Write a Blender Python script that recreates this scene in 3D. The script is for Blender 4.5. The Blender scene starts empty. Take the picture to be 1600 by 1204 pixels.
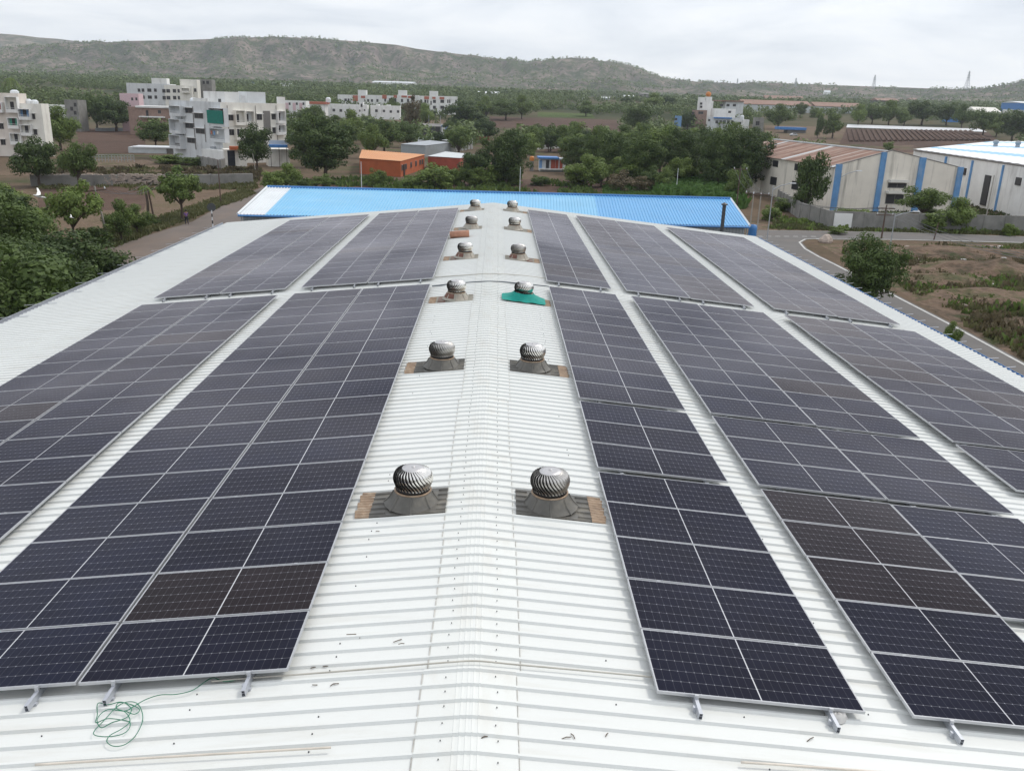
import bpy, math, random
import numpy as np
from math import sin, cos, pi, radians, tan, atan2, hypot
from mathutils import Vector, Matrix, Euler

sc = bpy.context.scene
COL = sc.collection
RND = random.Random(7)
NR = np.random.RandomState(11)

# ------------------------------------------------------------------ camera
H_CAM = 15.0
F_PX = 1364.6                      # focal length for a 1600 px wide frame
RIDGE = 9.2                        # height of the roof ridge
P_, Y_, R_ = radians(17.987), radians(1.409), radians(1.80)
C0 = Vector((0.14, 0.0, H_CAM))
FW = Vector((sin(Y_) * cos(P_), cos(Y_) * cos(P_), -sin(P_)))
_rt = Vector((cos(Y_), -sin(Y_), 0)); _up = _rt.cross(FW)
RT = _rt * cos(R_) + _up * sin(R_)
UP = -_rt * sin(R_) + _up * cos(R_)
cam_d = bpy.data.cameras.new('camera'); cam = bpy.data.objects.new('camera', cam_d)
COL.objects.link(cam); sc.camera = cam
cam_d.sensor_width = 36; cam_d.sensor_fit = 'HORIZONTAL'; cam_d.lens = F_PX / 1600 * 36
cam_d.clip_start = 0.1; cam_d.clip_end = 30000
M = Matrix((RT, UP, -FW)).transposed().to_4x4(); M.translation = C0
cam.matrix_world = M

# ------------------------------------------------------------------ sky and sun (bright overcast)
HAZE = 0.00010
SUN_DIR = Vector((0.50, 0.38, 0.78)).normalized()
w = bpy.data.worlds.new('World'); sc.world = w; w.use_nodes = True
nt = w.node_tree; nt.nodes.clear(); N = nt.nodes.new; L = nt.links.new
out = N('ShaderNodeOutputWorld'); mixs = N('ShaderNodeMixShader'); b1 = N('ShaderNodeBackground'); b2 = N('ShaderNodeBackground')
sky = N('ShaderNodeTexSky'); sky.sky_type = 'NISHITA'; sky.sun_disc = False
sky.sun_elevation = math.asin(SUN_DIR.z); sky.sun_rotation = atan2(SUN_DIR.x, SUN_DIR.y)
b1.inputs[1].default_value = 0.12; L(sky.outputs[0], b1.inputs[0])
tc = N('ShaderNodeTexCoord'); sep = N('ShaderNodeSeparateXYZ'); L(tc.outputs['Generated'], sep.inputs[0])
ad = N('ShaderNodeMath'); ad.operation = 'ADD'; ad.inputs[1].default_value = 0.16; L(sep.outputs[2], ad.inputs[0])
mx = N('ShaderNodeMath'); mx.operation = 'MAXIMUM'; mx.inputs[1].default_value = 0.05; L(ad.outputs[0], mx.inputs[0])
dx = N('ShaderNodeMath'); dx.operation = 'DIVIDE'; L(sep.outputs[0], dx.inputs[0]); L(mx.outputs[0], dx.inputs[1])
dy = N('ShaderNodeMath'); dy.operation = 'DIVIDE'; L(sep.outputs[1], dy.inputs[0]); L(mx.outputs[0], dy.inputs[1])
cmb = N('ShaderNodeCombineXYZ'); L(dx.outputs[0], cmb.inputs[0]); L(dy.outputs[0], cmb.inputs[1])
nz = N('ShaderNodeTexNoise'); nz.inputs['Scale'].default_value = 1.1; nz.inputs['Detail'].default_value = 7
nz.inputs['Roughness'].default_value = 0.55; nz.inputs['Distortion'].default_value = 0.4; L(cmb.outputs[0], nz.inputs['Vector'])
rp = N('ShaderNodeValToRGB'); e = rp.color_ramp.elements
e[0].position = 0.28; e[0].color = (0.60, 0.64, 0.71, 1); e[1].position = 0.70; e[1].color = (0.94, 0.94, 0.95, 1)
el = rp.color_ramp.elements.new(0.48); el.color = (0.77, 0.795, 0.84, 1)
L(nz.outputs[0], rp.inputs[0]); L(rp.outputs[0], b2.inputs[0]); b2.inputs[1].default_value = 1.17
mixs.inputs[0].default_value = 0.90
L(b1.outputs[0], mixs.inputs[1]); L(b2.outputs[0], mixs.inputs[2]); L(mixs.outputs[0], out.inputs[0])
sd = bpy.data.lights.new('sun', 'SUN'); sd.energy = 1.5; sd.angle = radians(11); sd.color = (1, 0.95, 0.87)
so = bpy.data.objects.new('sun', sd); COL.objects.link(so)
so.rotation_euler = SUN_DIR.to_track_quat('Z', 'Y').to_euler()
sc.view_settings.view_transform = 'Standard'; sc.view_settings.look = 'None'
sc.view_settings.exposure = 0.16; sc.view_settings.gamma = 1.0; sc.view_settings.use_curve_mapping = False
sc.cycles.max_bounces = 6; sc.cycles.diffuse_bounces = 3; sc.cycles.glossy_bounces = 3
sc.cycles.volume_bounces = 1; sc.cycles.transparent_max_bounces = 8

# ------------------------------------------------------------------ helpers: noise, terrain, pixel rays
_perm = np.random.RandomState(3).rand(256, 256)
def vnoise(x, y):
    xi = np.floor(x).astype(int); yi = np.floor(y).astype(int); fx = x - xi; fy = y - yi
    fx = fx * fx * (3 - 2 * fx); fy = fy * fy * (3 - 2 * fy)
    g = lambda a, b: _perm[a % 256, b % 256]
    return (g(xi, yi) * (1 - fx) + g(xi + 1, yi) * fx) * (1 - fy) + (g(xi, yi + 1) * (1 - fx) + g(xi + 1, yi + 1) * fx) * fy
def fbm(x, y, o=4):
    s = 0; a = 0.5; 
    for k in range(o): s = s + a * vnoise(x * 2 ** k + 17.3 * k, y * 2 ** k + 5.1 * k); a *= 0.5
    return s / (1 - 0.5 ** o)
def ray(px, py): return FW + RT * ((px - 800) / F_PX) - UP * ((py - 602) / F_PX)
def atY(px, py, Y):
    d = ray(px, py); t = (Y - C0.y) / d.y; return C0 + d * t
def atZ(px, py, z=0.0):
    d = ray(px, py); t = (z - C0.z) / d.z; return C0 + d * t
def px_of(P):
    d = Vector(P) - C0; z = d.dot(FW)
    if z < 0.1: return (-9999, -9999, z)
    return (800 + F_PX * d.dot(RT) / z, 602 - F_PX * d.dot(UP) / z, z)
def scale_at(P): return F_PX / (Vector(P) - C0).dot(FW)
# crest line of the hills, seen as directions from the roof
crest_px = [(-500, 70), (-250, 72), (-100, 78), (0, 76), (60, 72), (110, 67), (150, 65), (175, 66), (200, 64), (300, 62), (350, 60), (400, 58), (450, 58), (500, 61), (550, 64),
            (620, 70), (650, 76), (680, 80), (740, 87), (770, 91), (800, 93), (822, 99), (845, 96), (862, 93), (900, 91), (930, 94), (960, 97),
            (1000, 106), (1015, 116), (1040, 123), (1080, 127), (1150, 131), (1220, 130), (1300, 133), (1420, 137), (1500, 140), (1535, 139),
            (1570, 134), (1600, 128), (1700, 118), (1900, 120), (2100, 130)]
cth = []; cel = []
for a, b in crest_px:
    d = ray(a, b); cth.append(atan2(d.x, d.y)); cel.append(d.z / hypot(d.x, d.y))
back_px = [(-500, 40), (-200, 48), (0, 53), (30, 55), (60, 59), (90, 61), (130, 66), (200, 80), (300, 100)]
bth = []; bel = []
for a, b in back_px:
    d = ray(a, b); bth.append(atan2(d.x, d.y)); bel.append(d.z / hypot(d.x, d.y))
RC = 2900.0
def sstep(t): t = np.clip(t, 0, 1); return t * t * (3 - 2 * t)
def terr(x, y):
    x = np.asarray(x, float); y = np.asarray(y, float)
    r = np.hypot(x, y); th = np.arctan2(x, y)
    rise = np.where(r < 450, 0, 40 * (1 - np.exp(-np.maximum(r - 450, 0) / 900.0)) * 1.0)
    roll = sstep((r - 600) / 800) * (fbm(x / 260, y / 260, 3) - 0.5) * 6
    base = rise + roll
    cz = 15 + np.interp(th, cth, cel) * RC
    gul = fbm(th * 26 + 4, r / 900.0, 4)
    r0 = 1950 + 260 * (fbm(th * 9, 0 * r, 3) - 0.5) * 2
    t = (r - r0 - 420 * (gul - 0.5)) / (RC - r0)
    prof = 0.62 * np.clip(t, 0, 1) ** 1.25 + 0.38 * sstep((t - 0.72) / 0.22)
    env = np.clip(t, 0, 1) * np.clip(1 - t, 0, 1) * 4
    hill = (cz - base) * prof + env * (fbm(x / 120, y / 120, 5) - 0.5) * 46
    hill += sstep((t - .9) / .1) * (fbm(th * 260, r / 150, 3) - 0.5) * 7
    hill = np.where(r > RC, (cz - base) - (r - RC) * 0.03, hill)
    z = base + np.maximum(hill, 0)
    bz = 15 + np.interp(th, bth, bel, right=-0.02) * 4300
    z = np.where(r > 3500, np.maximum(z, bz * sstep((r - 3400) / 900)), z)
    return np.where(r > 5500, z - (r - 5500) * 0.02, z)
def tz(x, y): return float(terr(x, y))
def gp(px, py):
    """where the ray through a photo pixel meets the ground"""
    d = ray(px, py); dh = hypot(d.x, d.y); t = 20.0
    last = t
    while t < 4000:
        P = C0 + d * (t / dh)
        if P.z <= tz(P.x, P.y):
            lo, hi = last, t
            for _ in range(24):
                m = (lo + hi) / 2; P = C0 + d * (m / dh)
                if P.z <= tz(P.x, P.y): hi = m
                else: lo = m
            P = C0 + d * (hi / dh); return Vector((P.x, P.y, tz(P.x, P.y)))
        last = t; t *= 1.02
    return Vector((P.x, P.y, tz(P.x, P.y)))

# ------------------------------------------------------------------ materials
def new_mat(name):
    m = bpy.data.materials.new(name); m.use_nodes = True
    n = m.node_tree; return m, n, n.nodes['Principled BSDF']
def lk(n, a, b): n.links.new(a, b)
def mat(name, col, rough=0.6, metal=0.0, var=0.15, scale=3.0, bump=0.0, bscale=30.0, stain=None, stain_amt=0.0, stain_scale=(1, 1, 1), spec=0.5, coords='Object'):
    m, n, p = new_mat(name)
    p.inputs['Roughness'].default_value = rough; p.inputs['Metallic'].default_value = metal
    p.inputs['Specular IOR Level'].default_value = spec
    t = n.nodes.new('ShaderNodeTexCoord'); no = n.nodes.new('ShaderNodeTexNoise')
    no.inputs['Scale'].default_value = scale; no.inputs['Detail'].default_value = 6; no.inputs['Roughness'].default_value = .6
    lk(n, t.outputs[coords], no.inputs['Vector'])
    r = n.nodes.new('ShaderNodeValToRGB'); q = r.color_ramp.elements
    q[0].position = .3; q[1].position = .7
    q[0].color = tuple(c * (1 - var) for c in col) + (1,); q[1].color = tuple(min(1, c * (1 + var)) for c in col) + (1,)
    lk(n, no.outputs[0], r.inputs[0]); last = r.outputs[0]
    if stain:
        mp = n.nodes.new('ShaderNodeMapping'); mp.inputs['Scale'].default_value = stain_scale
        lk(n, t.outputs[coords], mp.inputs[0])
        s = n.nodes.new('ShaderNodeTexNoise'); s.inputs['Scale'].default_value = 1.0; s.inputs['Detail'].default_value = 8; s.inputs['Roughness'].default_value = .65
        lk(n, mp.outputs[0], s.inputs['Vector'])
        mr = n.nodes.new('ShaderNodeMapRange'); mr.inputs[1].default_value = .52; mr.inputs[2].default_value = .72; mr.inputs[4].default_value = stain_amt
        lk(n, s.outputs[0], mr.inputs[0])
        mi = n.nodes.new('ShaderNodeMix'); mi.data_type = 'RGBA'; mi.inputs[7].default_value = tuple(stain) + (1,)
        lk(n, mr.outputs[0], mi.inputs[0]); lk(n, last, mi.inputs[6]); last = mi.outputs[2]
    lk(n, last, p.inputs['Base Color'])
    if bump:
        b = n.nodes.new('ShaderNodeTexNoise'); b.inputs['Scale'].default_value = bscale; b.inputs['Detail'].default_value = 5
        lk(n, t.outputs[coords], b.inputs['Vector'])
        bb = n.nodes.new('ShaderNodeBump'); bb.inputs['Strength'].default_value = bump; bb.inputs['Distance'].default_value = 0.02
        lk(n, b.outputs[0], bb.inputs['Height']); lk(n, bb.outputs[0], p.inputs['Normal'])
    return m
def cell_mat(name, col):
    m, n, p = new_mat(name)
    t = n.nodes.new('ShaderNodeTexCoord'); s = n.nodes.new('ShaderNodeSeparateXYZ'); lk(n, t.outputs['UV'], s.inputs[0])
    def line(sock, cells, w):   # 1 on a thin line between cells
        a = n.nodes.new('ShaderNodeMath'); a.operation = 'MULTIPLY'; a.inputs[1].default_value = cells; lk(n, sock, a.inputs[0])
        b = n.nodes.new('ShaderNodeMath'); b.operation = 'PINGPONG'; b.inputs[1].default_value = .5; lk(n, a.outputs[0], b.inputs[0])
        c = n.nodes.new('ShaderNodeMath'); c.operation = 'LESS_THAN'; c.inputs[1].default_value = w; lk(n, b.outputs[0], c.inputs[0]); return b.outputs[0], c.outputs[0]
    dU, lU = line(s.outputs[0], 12, .022); dV, lV = line(s.outputs[1], 6, .014)
    sm = n.nodes.new('ShaderNodeMath'); sm.operation = 'ADD'
    h = n.nodes.new('ShaderNodeMath'); h.operation = 'MULTIPLY'; h.inputs[1].default_value = .5; lk(n, dU, h.inputs[0])
    lk(n, h.outputs[0], sm.inputs[0]); lk(n, dV, sm.inputs[1])
    dm = n.nodes.new('ShaderNodeMath'); dm.operation = 'LESS_THAN'; dm.inputs[1].default_value = .042; lk(n, sm.outputs[0], dm.inputs[0])
    # busbars
    bU, lB = line(s.outputs[1], 60, .06)
    f1 = n.nodes.new('ShaderNodeMath'); f1.operation = 'MULTIPLY'; f1.inputs[1].default_value = .13; lk(n, lU, f1.inputs[0])
    f2 = n.nodes.new('ShaderNodeMath'); f2.operation = 'MULTIPLY'; f2.inputs[1].default_value = .34; lk(n, lV, f2.inputs[0])
    f3 = n.nodes.new('ShaderNodeMath'); f3.operation = 'MULTIPLY'; f3.inputs[1].default_value = 1.0; lk(n, dm.outputs[0], f3.inputs[0])
    f4 = n.nodes.new('ShaderNodeMath'); f4.operation = 'MULTIPLY'; f4.inputs[1].default_value = .02; lk(n, lB, f4.inputs[0])
    a1 = n.nodes.new('ShaderNodeMath'); a1.operation = 'MAXIMUM'; lk(n, f1.outputs[0], a1.inputs[0]); lk(n, f2.outputs[0], a1.inputs[1])
    a2 = n.nodes.new('ShaderNodeMath'); a2.operation = 'MAXIMUM'; lk(n, a1.outputs[0], a2.inputs[0]); lk(n, f3.outputs[0], a2.inputs[1])
    a3 = n.nodes.new('ShaderNodeMath'); a3.operation = 'MAXIMUM'; lk(n, a2.outputs[0], a3.inputs[0]); lk(n, f4.outputs[0], a3.inputs[1])
    no = n.nodes.new('ShaderNodeTexNoise'); no.inputs['Scale'].default_value = 1.6; no.inputs['Detail'].default_value = 4
    oi = n.nodes.new('ShaderNodeNewGeometry'); lk(n, oi.outputs['Position'], no.inputs['Vector'])
    r = n.nodes.new('ShaderNodeValToRGB'); q = r.color_ramp.elements; q[0].position = .3; q[1].position = .7
    q[0].color = tuple(c * .8 for c in col) + (1,); q[1].color = tuple(c * 1.25 for c in col) + (1,); lk(n, no.outputs[0], r.inputs[0])
    mi = n.nodes.new('ShaderNodeMix'); mi.data_type = 'RGBA'; mi.inputs[7].default_value = (.38, .39, .43, 1)
    lk(n, a3.outputs[0], mi.inputs[0]); lk(n, r.outputs[0], mi.inputs[6]); lk(n, mi.outputs[2], p.inputs['Base Color'])
    p.inputs['Specular IOR Level'].default_value = 0; p.inputs['IOR'].default_value = 1.01
    fr = n.nodes.new('ShaderNodeFresnel'); fr.inputs[0].default_value = 1.26; fm = n.nodes.new('ShaderNodeMath'); fm.operation = 'MULTIPLY'; fm.inputs[1].default_value = .66; dn = n.nodes.new('ShaderNodeTexNoise'); dn.inputs['Scale'].default_value = .22; dn.inputs['Detail'].default_value = 5; lk(n, oi.outputs['Position'], dn.inputs['Vector']); dr = n.nodes.new('ShaderNodeMapRange'); dr.inputs[1].default_value = .3; dr.inputs[2].default_value = .7; dr.inputs[3].default_value = .48; dr.inputs[4].default_value = .86; lk(n, dn.outputs[0], dr.inputs[0]); lk(n, dr.outputs[0], fm.inputs[1]); lk(n, fr.outputs[0], fm.inputs[0])  # large noise in the reflectance imitates cloud sheen on the glass
    gs = n.nodes.new('ShaderNodeBsdfGlossy'); gs.inputs[0].default_value = (.97, .93, .97, 1); ms = n.nodes.new('ShaderNodeMixShader'); lk(n, fm.outputs[0], ms.inputs[0]); lk(n, p.outputs[0], ms.inputs[1]); lk(n, gs.outputs[0], ms.inputs[2]); lk(n, ms.outputs[0], n.nodes['Material Output'].inputs[0])
    # dust film: rougher in blotches
    mr = n.nodes.new('ShaderNodeMapRange'); mr.inputs[3].default_value = .04; mr.inputs[4].default_value = .13; lk(n, no.outputs[0], mr.inputs[0]); lk(n, mr.outputs[0], gs.inputs['Roughness'])
    return m
def leaf_mat(name, c1, c2, rough=.62, nscale=.55):
    m, n, p = new_mat(name)
    g = n.nodes.new('ShaderNodeNewGeometry'); no = n.nodes.new('ShaderNodeTexNoise'); no.inputs['Scale'].default_value = nscale; no.inputs['Detail'].default_value = 5; no.inputs['Roughness'].default_value = .7
    lk(n, g.outputs['Position'], no.inputs['Vector'])
    oi = n.nodes.new('ShaderNodeObjectInfo')
    ad = n.nodes.new('ShaderNodeMath'); ad.operation = 'MULTIPLY_ADD'; ad.inputs[1].default_value = .35; lk(n, oi.outputs['Random'], ad.inputs[0]); lk(n, no.outputs[0], ad.inputs[2])
    ad2 = n.nodes.new('ShaderNodeMath'); ad2.operation = 'MULTIPLY_ADD'; ad2.inputs[1].default_value = .28; lk(n, g.outputs['Random Per Island'], ad2.inputs[0]); lk(n, ad.outputs[0], ad2.inputs[2])
    r = n.nodes.new('ShaderNodeValToRGB'); q = r.color_ramp.elements; q[0].position = .52; q[1].position = 1.0
    q[0].color = tuple(c1) + (1,); q[1].color = tuple(c2) + (1,); lk(n, ad2.outputs[0], r.inputs[0])
    lk(n, r.outputs[0], p.inputs['Base Color']); p.inputs['Roughness'].default_value = rough; p.inputs['Specular IOR Level'].default_value = .3
    tr = n.nodes.new('ShaderNodeBsdfTranslucent'); lk(n, r.outputs[0], tr.inputs[0])
    ms = n.nodes.new('ShaderNodeMixShader'); ms.inputs[0].default_value = .22; lk(n, p.outputs[0], ms.inputs[1]); lk(n, tr.outputs[0], ms.inputs[2])
    lk(n, ms.outputs[0], n.nodes['Material Output'].inputs[0])
    return m
def ground_mat(name, cols, scales=(.012, .12, 1.3), bump=.5, pos=True):
    """three colours blended by coarse + fine noise"""
    m, n, p = new_mat(name)
    g = n.nodes.new('ShaderNodeNewGeometry'); src = g.outputs['Position']
    ns = []
    for s in scales:
        no = n.nodes.new('ShaderNodeTexNoise'); no.inputs['Scale'].default_value = s; no.inputs['Detail'].default_value = 8; no.inputs['Roughness'].default_value = .62
        lk(n, src, no.inputs['Vector']); ns.append(no.outputs[0])
    a = n.nodes.new('ShaderNodeMath'); a.operation = 'MULTIPLY_ADD'; a.inputs[1].default_value = .55; lk(n, ns[0], a.inputs[0])
    b = n.nodes.new('ShaderNodeMath'); b.operation = 'MULTIPLY'; b.inputs[1].default_value = .45; lk(n, ns[1], b.inputs[0]); lk(n, b.outputs[0], a.inputs[2])
    r = n.nodes.new('ShaderNodeValToRGB'); q = r.color_ramp.elements
    k = len(cols)
    q[0].position = .38; q[0].color = tuple(cols[0]) + (1,); q[1].position = .62; q[1].color = tuple(cols[-1]) + (1,)
    for i in range(1, k - 1):
        e = r.color_ramp.elements.new(.38 + .24 * i / (k - 1)); e.color = tuple(cols[i]) + (1,)
    lk(n, a.outputs[0], r.inputs[0])
    mi = n.nodes.new('ShaderNodeMix'); mi.data_type = 'RGBA'; mi.blend_type = 'MULTIPLY'; mi.inputs[0].default_value = .55
    r2 = n.nodes.new('ShaderNodeValToRGB'); r2.color_ramp.elements[0].position = .3; r2.color_ramp.elements[0].color = (.45, .45, .45, 1); r2.color_ramp.elements[1].position = .65; r2.color_ramp.elements[1].color = (1.25, 1.2, 1.15, 1)
    lk(n, ns[2], r2.inputs[0]); lk(n, r.outputs[0], mi.inputs[6]); lk(n, r2.outputs[0], mi.inputs[7]); lk(n, mi.outputs[2], p.inputs['Base Color'])
    p.inputs['Roughness'].default_value = .95; p.inputs['Specular IOR Level'].default_value = .15
    bb = n.nodes.new('ShaderNodeBump'); bb.inputs['Strength'].default_value = bump; bb.inputs['Distance'].default_value = .3
    lk(n, ns[2], bb.inputs['Height']); lk(n, bb.outputs[0], p.inputs['Normal'])
    return m

MT = {}
MT['roof'] = mat('white_roof_paint', (.70, .715, .695), .42, 0, .03, .35, stain=(.53, .51, .45), stain_amt=.45, stain_scale=(.5, 3.5, .5), spec=.4)
MT['ridge'] = mat('ridge_paint', (.70, .715, .69), .42, 0, .03, .5, stain=(.58, .54, .47), stain_amt=.3, stain_scale=(2.5, .8, 1), spec=.4)
MT['alu'] = mat('aluminium', (.50, .51, .53), .38, .55, .06, 4)
MT['galv'] = mat('galvanised_rail', (.50, .52, .56), .42, .6, .1, 6)
MT['back'] = mat('white_backsheet', (.55, .56, .58), .25, 0, .03, 2)
MT['cell0'] = cell_mat('cell_navy', (.0055, .0078, .020)); MT['cell1'] = cell_mat('cell_black', (.0055, .0066, .016)); MT['cell2'] = cell_mat('cell_brown', (.0105, .0070, .0082))
MT['steel'] = mat('polished_steel', (.86, .84, .80), .20, 1.0, .05, 9)
MT['black'] = mat('black_interior', (.012, .012, .013), .7)
MT['skirt'] = mat('grey_fibreglass', (.105, .10, .088), .42, 0, .28, 3.2, stain=(.26, .23, .18), stain_amt=.55, stain_scale=(3, 3, 2))
MT['skirt2'] = mat('pale_fibreglass', (.34, .32, .27), .5, 0, .18, 3, stain=(.2, .12, .08), stain_amt=.5, stain_scale=(2, 2, 2))
MT['resin'] = mat('brown_resin', (.30, .21, .14), .6, 0, .3, 9, stain=(.5, .42, .32), stain_amt=.8, stain_scale=(6, 6, 6))
MT['redprim'] = mat('red_primer', (.16, .07, .05), .7, 0, .3, 5)
MT['teal'] = mat('teal_net', (.0, .27, .22), .75, 0, .12, 8, bump=.5, bscale=25)
MT['dot'] = mat('dark_screw', (.06, .065, .07), .5)
MT['grime'] = mat('joint_grime', (.46, .44, .40), .8, 0, .35, 6)
MT['blueroof'] = mat('blue_roof_paint', (.20, .49, .72), .4, 0, .06, .25, stain=(.34, .60, .77), stain_amt=.5, stain_scale=(.12, .5, 1))
MT['blueroof2'] = mat('deep_blue_roof_paint', (.12, .38, .67), .4, 0, .05, .25)
MT['bluetrim'] = mat('blue_trim', (.05, .2, .48), .45)
MT['whitem'] = mat('white_sheet', (.68, .71, .73), .45, 0, .05, .5)
MT['whitem2'] = mat('bright_white_sheet', (.82, .84, .85), .45, 0, .04, .5)
MT['greysheet'] = mat('grey_sheet', (.33, .36, .38), .5, 0, .1, .6, stain=(.2, .18, .16), stain_amt=.4, stain_scale=(.3, .3, .6))
MT['wwall'] = mat('white_plaster', (.78, .78, .76), .85, 0, .07, .5, stain=(.27, .26, .24), stain_amt=.5, stain_scale=(.5, .5, .13))
MT['gwall'] = mat('grey_white_plaster', (.63, .65, .66), .85, 0, .08, .5, stain=(.24, .24, .24), stain_amt=.5, stain_scale=(.5, .5, .13))
MT['cream'] = mat('cream_plaster', (.76, .74, .68), .85, 0, .08, .5, stain=(.32, .29, .24), stain_amt=.4, stain_scale=(.6, .6, .15))
MT['peach'] = mat('peach_plaster', (.70, .64, .58), .85, 0, .08, .5, stain=(.35, .3, .27), stain_amt=.4, stain_scale=(.6, .6, .15))
MT['oldwall'] = mat('weathered_wall', (.80, .75, .66), .9, 0, .08, .35, stain=(.15, .14, .12), stain_amt=.6, stain_scale=(.9, .9, .07))
MT['concrete'] = mat('raw_concrete', (.24, .235, .22), .9, 0, .18, .6, stain=(.10, .10, .09), stain_amt=.6, stain_scale=(.5, .5, .3))
MT['brickwall'] = mat('brick_wall', (.29, .20, .165), .9, 0, .2, .9)
MT['orangew'] = mat('orange_wall', (.42, .105, .035), .8, 0, .12, .7); MT['oranger'] = mat('orange_roof', (.58, .24, .075), .55, 0, .08, .3, stain=(.6, .34, .15), stain_amt=.5, stain_scale=(.2, .2, .2))
MT['redw'] = mat('red_wall', (.33, .075, .045), .8, 0, .15, .7); MT['pink'] = mat('pink_wall', (.66, .48, .51), .85)
MT['rust'] = mat('rusted_roof', (.235, .135, .10), .8, 0, .25, .5, stain=(.45, .39, .34), stain_amt=.85, stain_scale=(.10, 2.2, .3))
MT['rust2'] = mat('faded_rusted_roof', (.31, .20, .155), .8, 0, .2, .5, stain=(.50, .44, .40), stain_amt=.9, stain_scale=(.12, 2.8, .3)); MT['rust3'] = mat('pale_rusted_roof', (.42, .34, .30), .8, 0, .2, .5, stain=(.22, .13, .10), stain_amt=.9, stain_scale=(.12, 2.8, .3))
MT['dark'] = mat('dark_opening', (.028, .028, .032), .5); MT['glass'] = mat('window_glass', (.03, .035, .045), .12)
MT['shade'] = mat('grey_shade', (.20, .19, .18), .85); MT['bluep'] = mat('blue_pilaster', (.13, .30, .56), .85, 0, .15, .8, stain=(.35, .42, .5), stain_amt=.6, stain_scale=(1, 1, .4))  # the grey also paints shade on the recess strip and some balcony backs
MT['green'] = mat('green_net', (.0, .17, .13), .8, 0, .15, 1.5); MT['greenp'] = mat('green_paint', (.10, .42, .30), .8); MT['bluew'] = mat('blue_paint', (.16, .30, .52), .8)
MT['redor'] = mat('terracotta_paint', (.42, .14, .09), .8)
MT['tin'] = mat('tin_sheet', (.34, .37, .40), .45, .2, .15, .8, stain=(.2, .15, .12), stain_amt=.5, stain_scale=(.6, .6, .6))
MT['tin2'] = mat('pale_tin_sheet', (.52, .55, .56), .5, 0, .1, .6)
MT['bluetarp'] = mat('blue_tarp', (.05, .20, .50), .5, 0, .2, 1.5)
MT['asph'] = mat('asphalt', (.13, .122, .116), .9, 0, .12, .4, stain=(.15, .12, .10), stain_amt=.7, stain_scale=(.05, .3, 1), bump=.3, bscale=8, coords='Object')
MT['asph2'] = mat('dusty_asphalt', (.14, .115, .10), .92, 0, .14, .3, stain=(.19, .135, .10), stain_amt=.8, stain_scale=(.12, .04, 1))
MT['paint'] = mat('road_paint', (.50, .50, .48), .7, 0, .2, 2)
MT['bark'] = mat('bark', (.075, .055, .042), .9, 0, .25, 5); MT['pole'] = mat('pole_steel', (.38, .40, .42), .5, .3); MT['rustpole'] = mat('rusty_pole', (.10, .065, .05), .8)
MT['cpole'] = mat('concrete_pole', (.34, .32, .29), .85); MT['rubber'] = mat('rubber', (.02, .02, .02), .8)
MT['leafA'] = leaf_mat('leaf_deep', (.024, .046, .015), (.10, .150, .038)); MT['leafB'] = leaf_mat('leaf_mid', (.052, .090, .022), (.17, .235, .055))
MT['leafC'] = leaf_mat('leaf_light', (.065, .105, .026), (.19, .26, .065)); MT['leafD'] = leaf_mat('leaf_dry', (.07, .058, .032), (.17, .14, .08))
MT['leafF'] = leaf_mat('leaf_far', (.055, .088, .030), (.155, .205, .07), nscale=.02)
MT['grass'] = leaf_mat('grass_blades', (.05, .075, .02), (.14, .14, .06), nscale=.1); MT['crop'] = leaf_mat('crop_leaf', (.05, .11, .02), (.11, .20, .05), nscale=.2)
MT['ground'] = ground_mat('dry_ground', [(.060, .062, .030), (.10, .074, .050), (.14, .10, .07), (.085, .085, .040)])
MT['soil'] = ground_mat('ploughed_soil', [(.070, .045, .034), (.095, .060, .046), (.12, .08, .06)], (.02, .3, 1.6))
MT['soil2'] = ground_mat('pale_soil', [(.10, .072, .050), (.16, .115, .08), (.12, .10, .058)], (.03, .3, 1.6))
MT['scrub'] = ground_mat('scrub_ground', [(.048, .064, .024), (.10, .076, .054), (.19, .135, .10), (.10, .095, .05), (.065, .078, .032)], (.06, .4, 2.2), .8)
MT['gfield'] = ground_mat('green_field', [(.045, .075, .018), (.075, .11, .028), (.10, .11, .04)], (.02, .3, 2))
MT['plastic'] = mat('white_plastic', (.62, .63, .64), .4); MT['pipe'] = mat('cream_pipe', (.66, .60, .52), .5); MT['clear'] = mat('thin_plastic', (.55, .54, .52), .25)
MT['wire'] = mat('green_wire', (.01, .17, .09), .4); MT['cable'] = mat('cable_sheath', (.46, .44, .39), .6); MT['cabled'] = mat('dark_cable', (.09, .11, .13), .5)
MT['skin'] = mat('skin', (.22, .12, .08), .6); MT['shirt'] = mat('purple_shirt', (.17, .09, .25), .8); MT['trouser'] = mat('dark_trousers', (.02, .02, .035), .8)
MT['hair'] = mat('hair', (.01, .01, .01), .7); MT['twig'] = mat('dry_twig', (.10, .07, .045), .8); MT['cardb'] = mat('brown_cover', (.40, .20, .13), .7, 0, .2, 5)
MT['bird'] = mat('white_feathers', (.8, .8, .78), .7); MT['carw'] = mat('white_car_paint', (.6, .62, .64), .25); MT['rock'] = mat('pale_rock', (.42, .35, .30), .9, 0, .25, 2)
MT['signb'] = mat('sign_back', (.07, .075, .08), .6); MT['orange'] = mat('orange_tank', (.55, .20, .04), .5)

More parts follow.
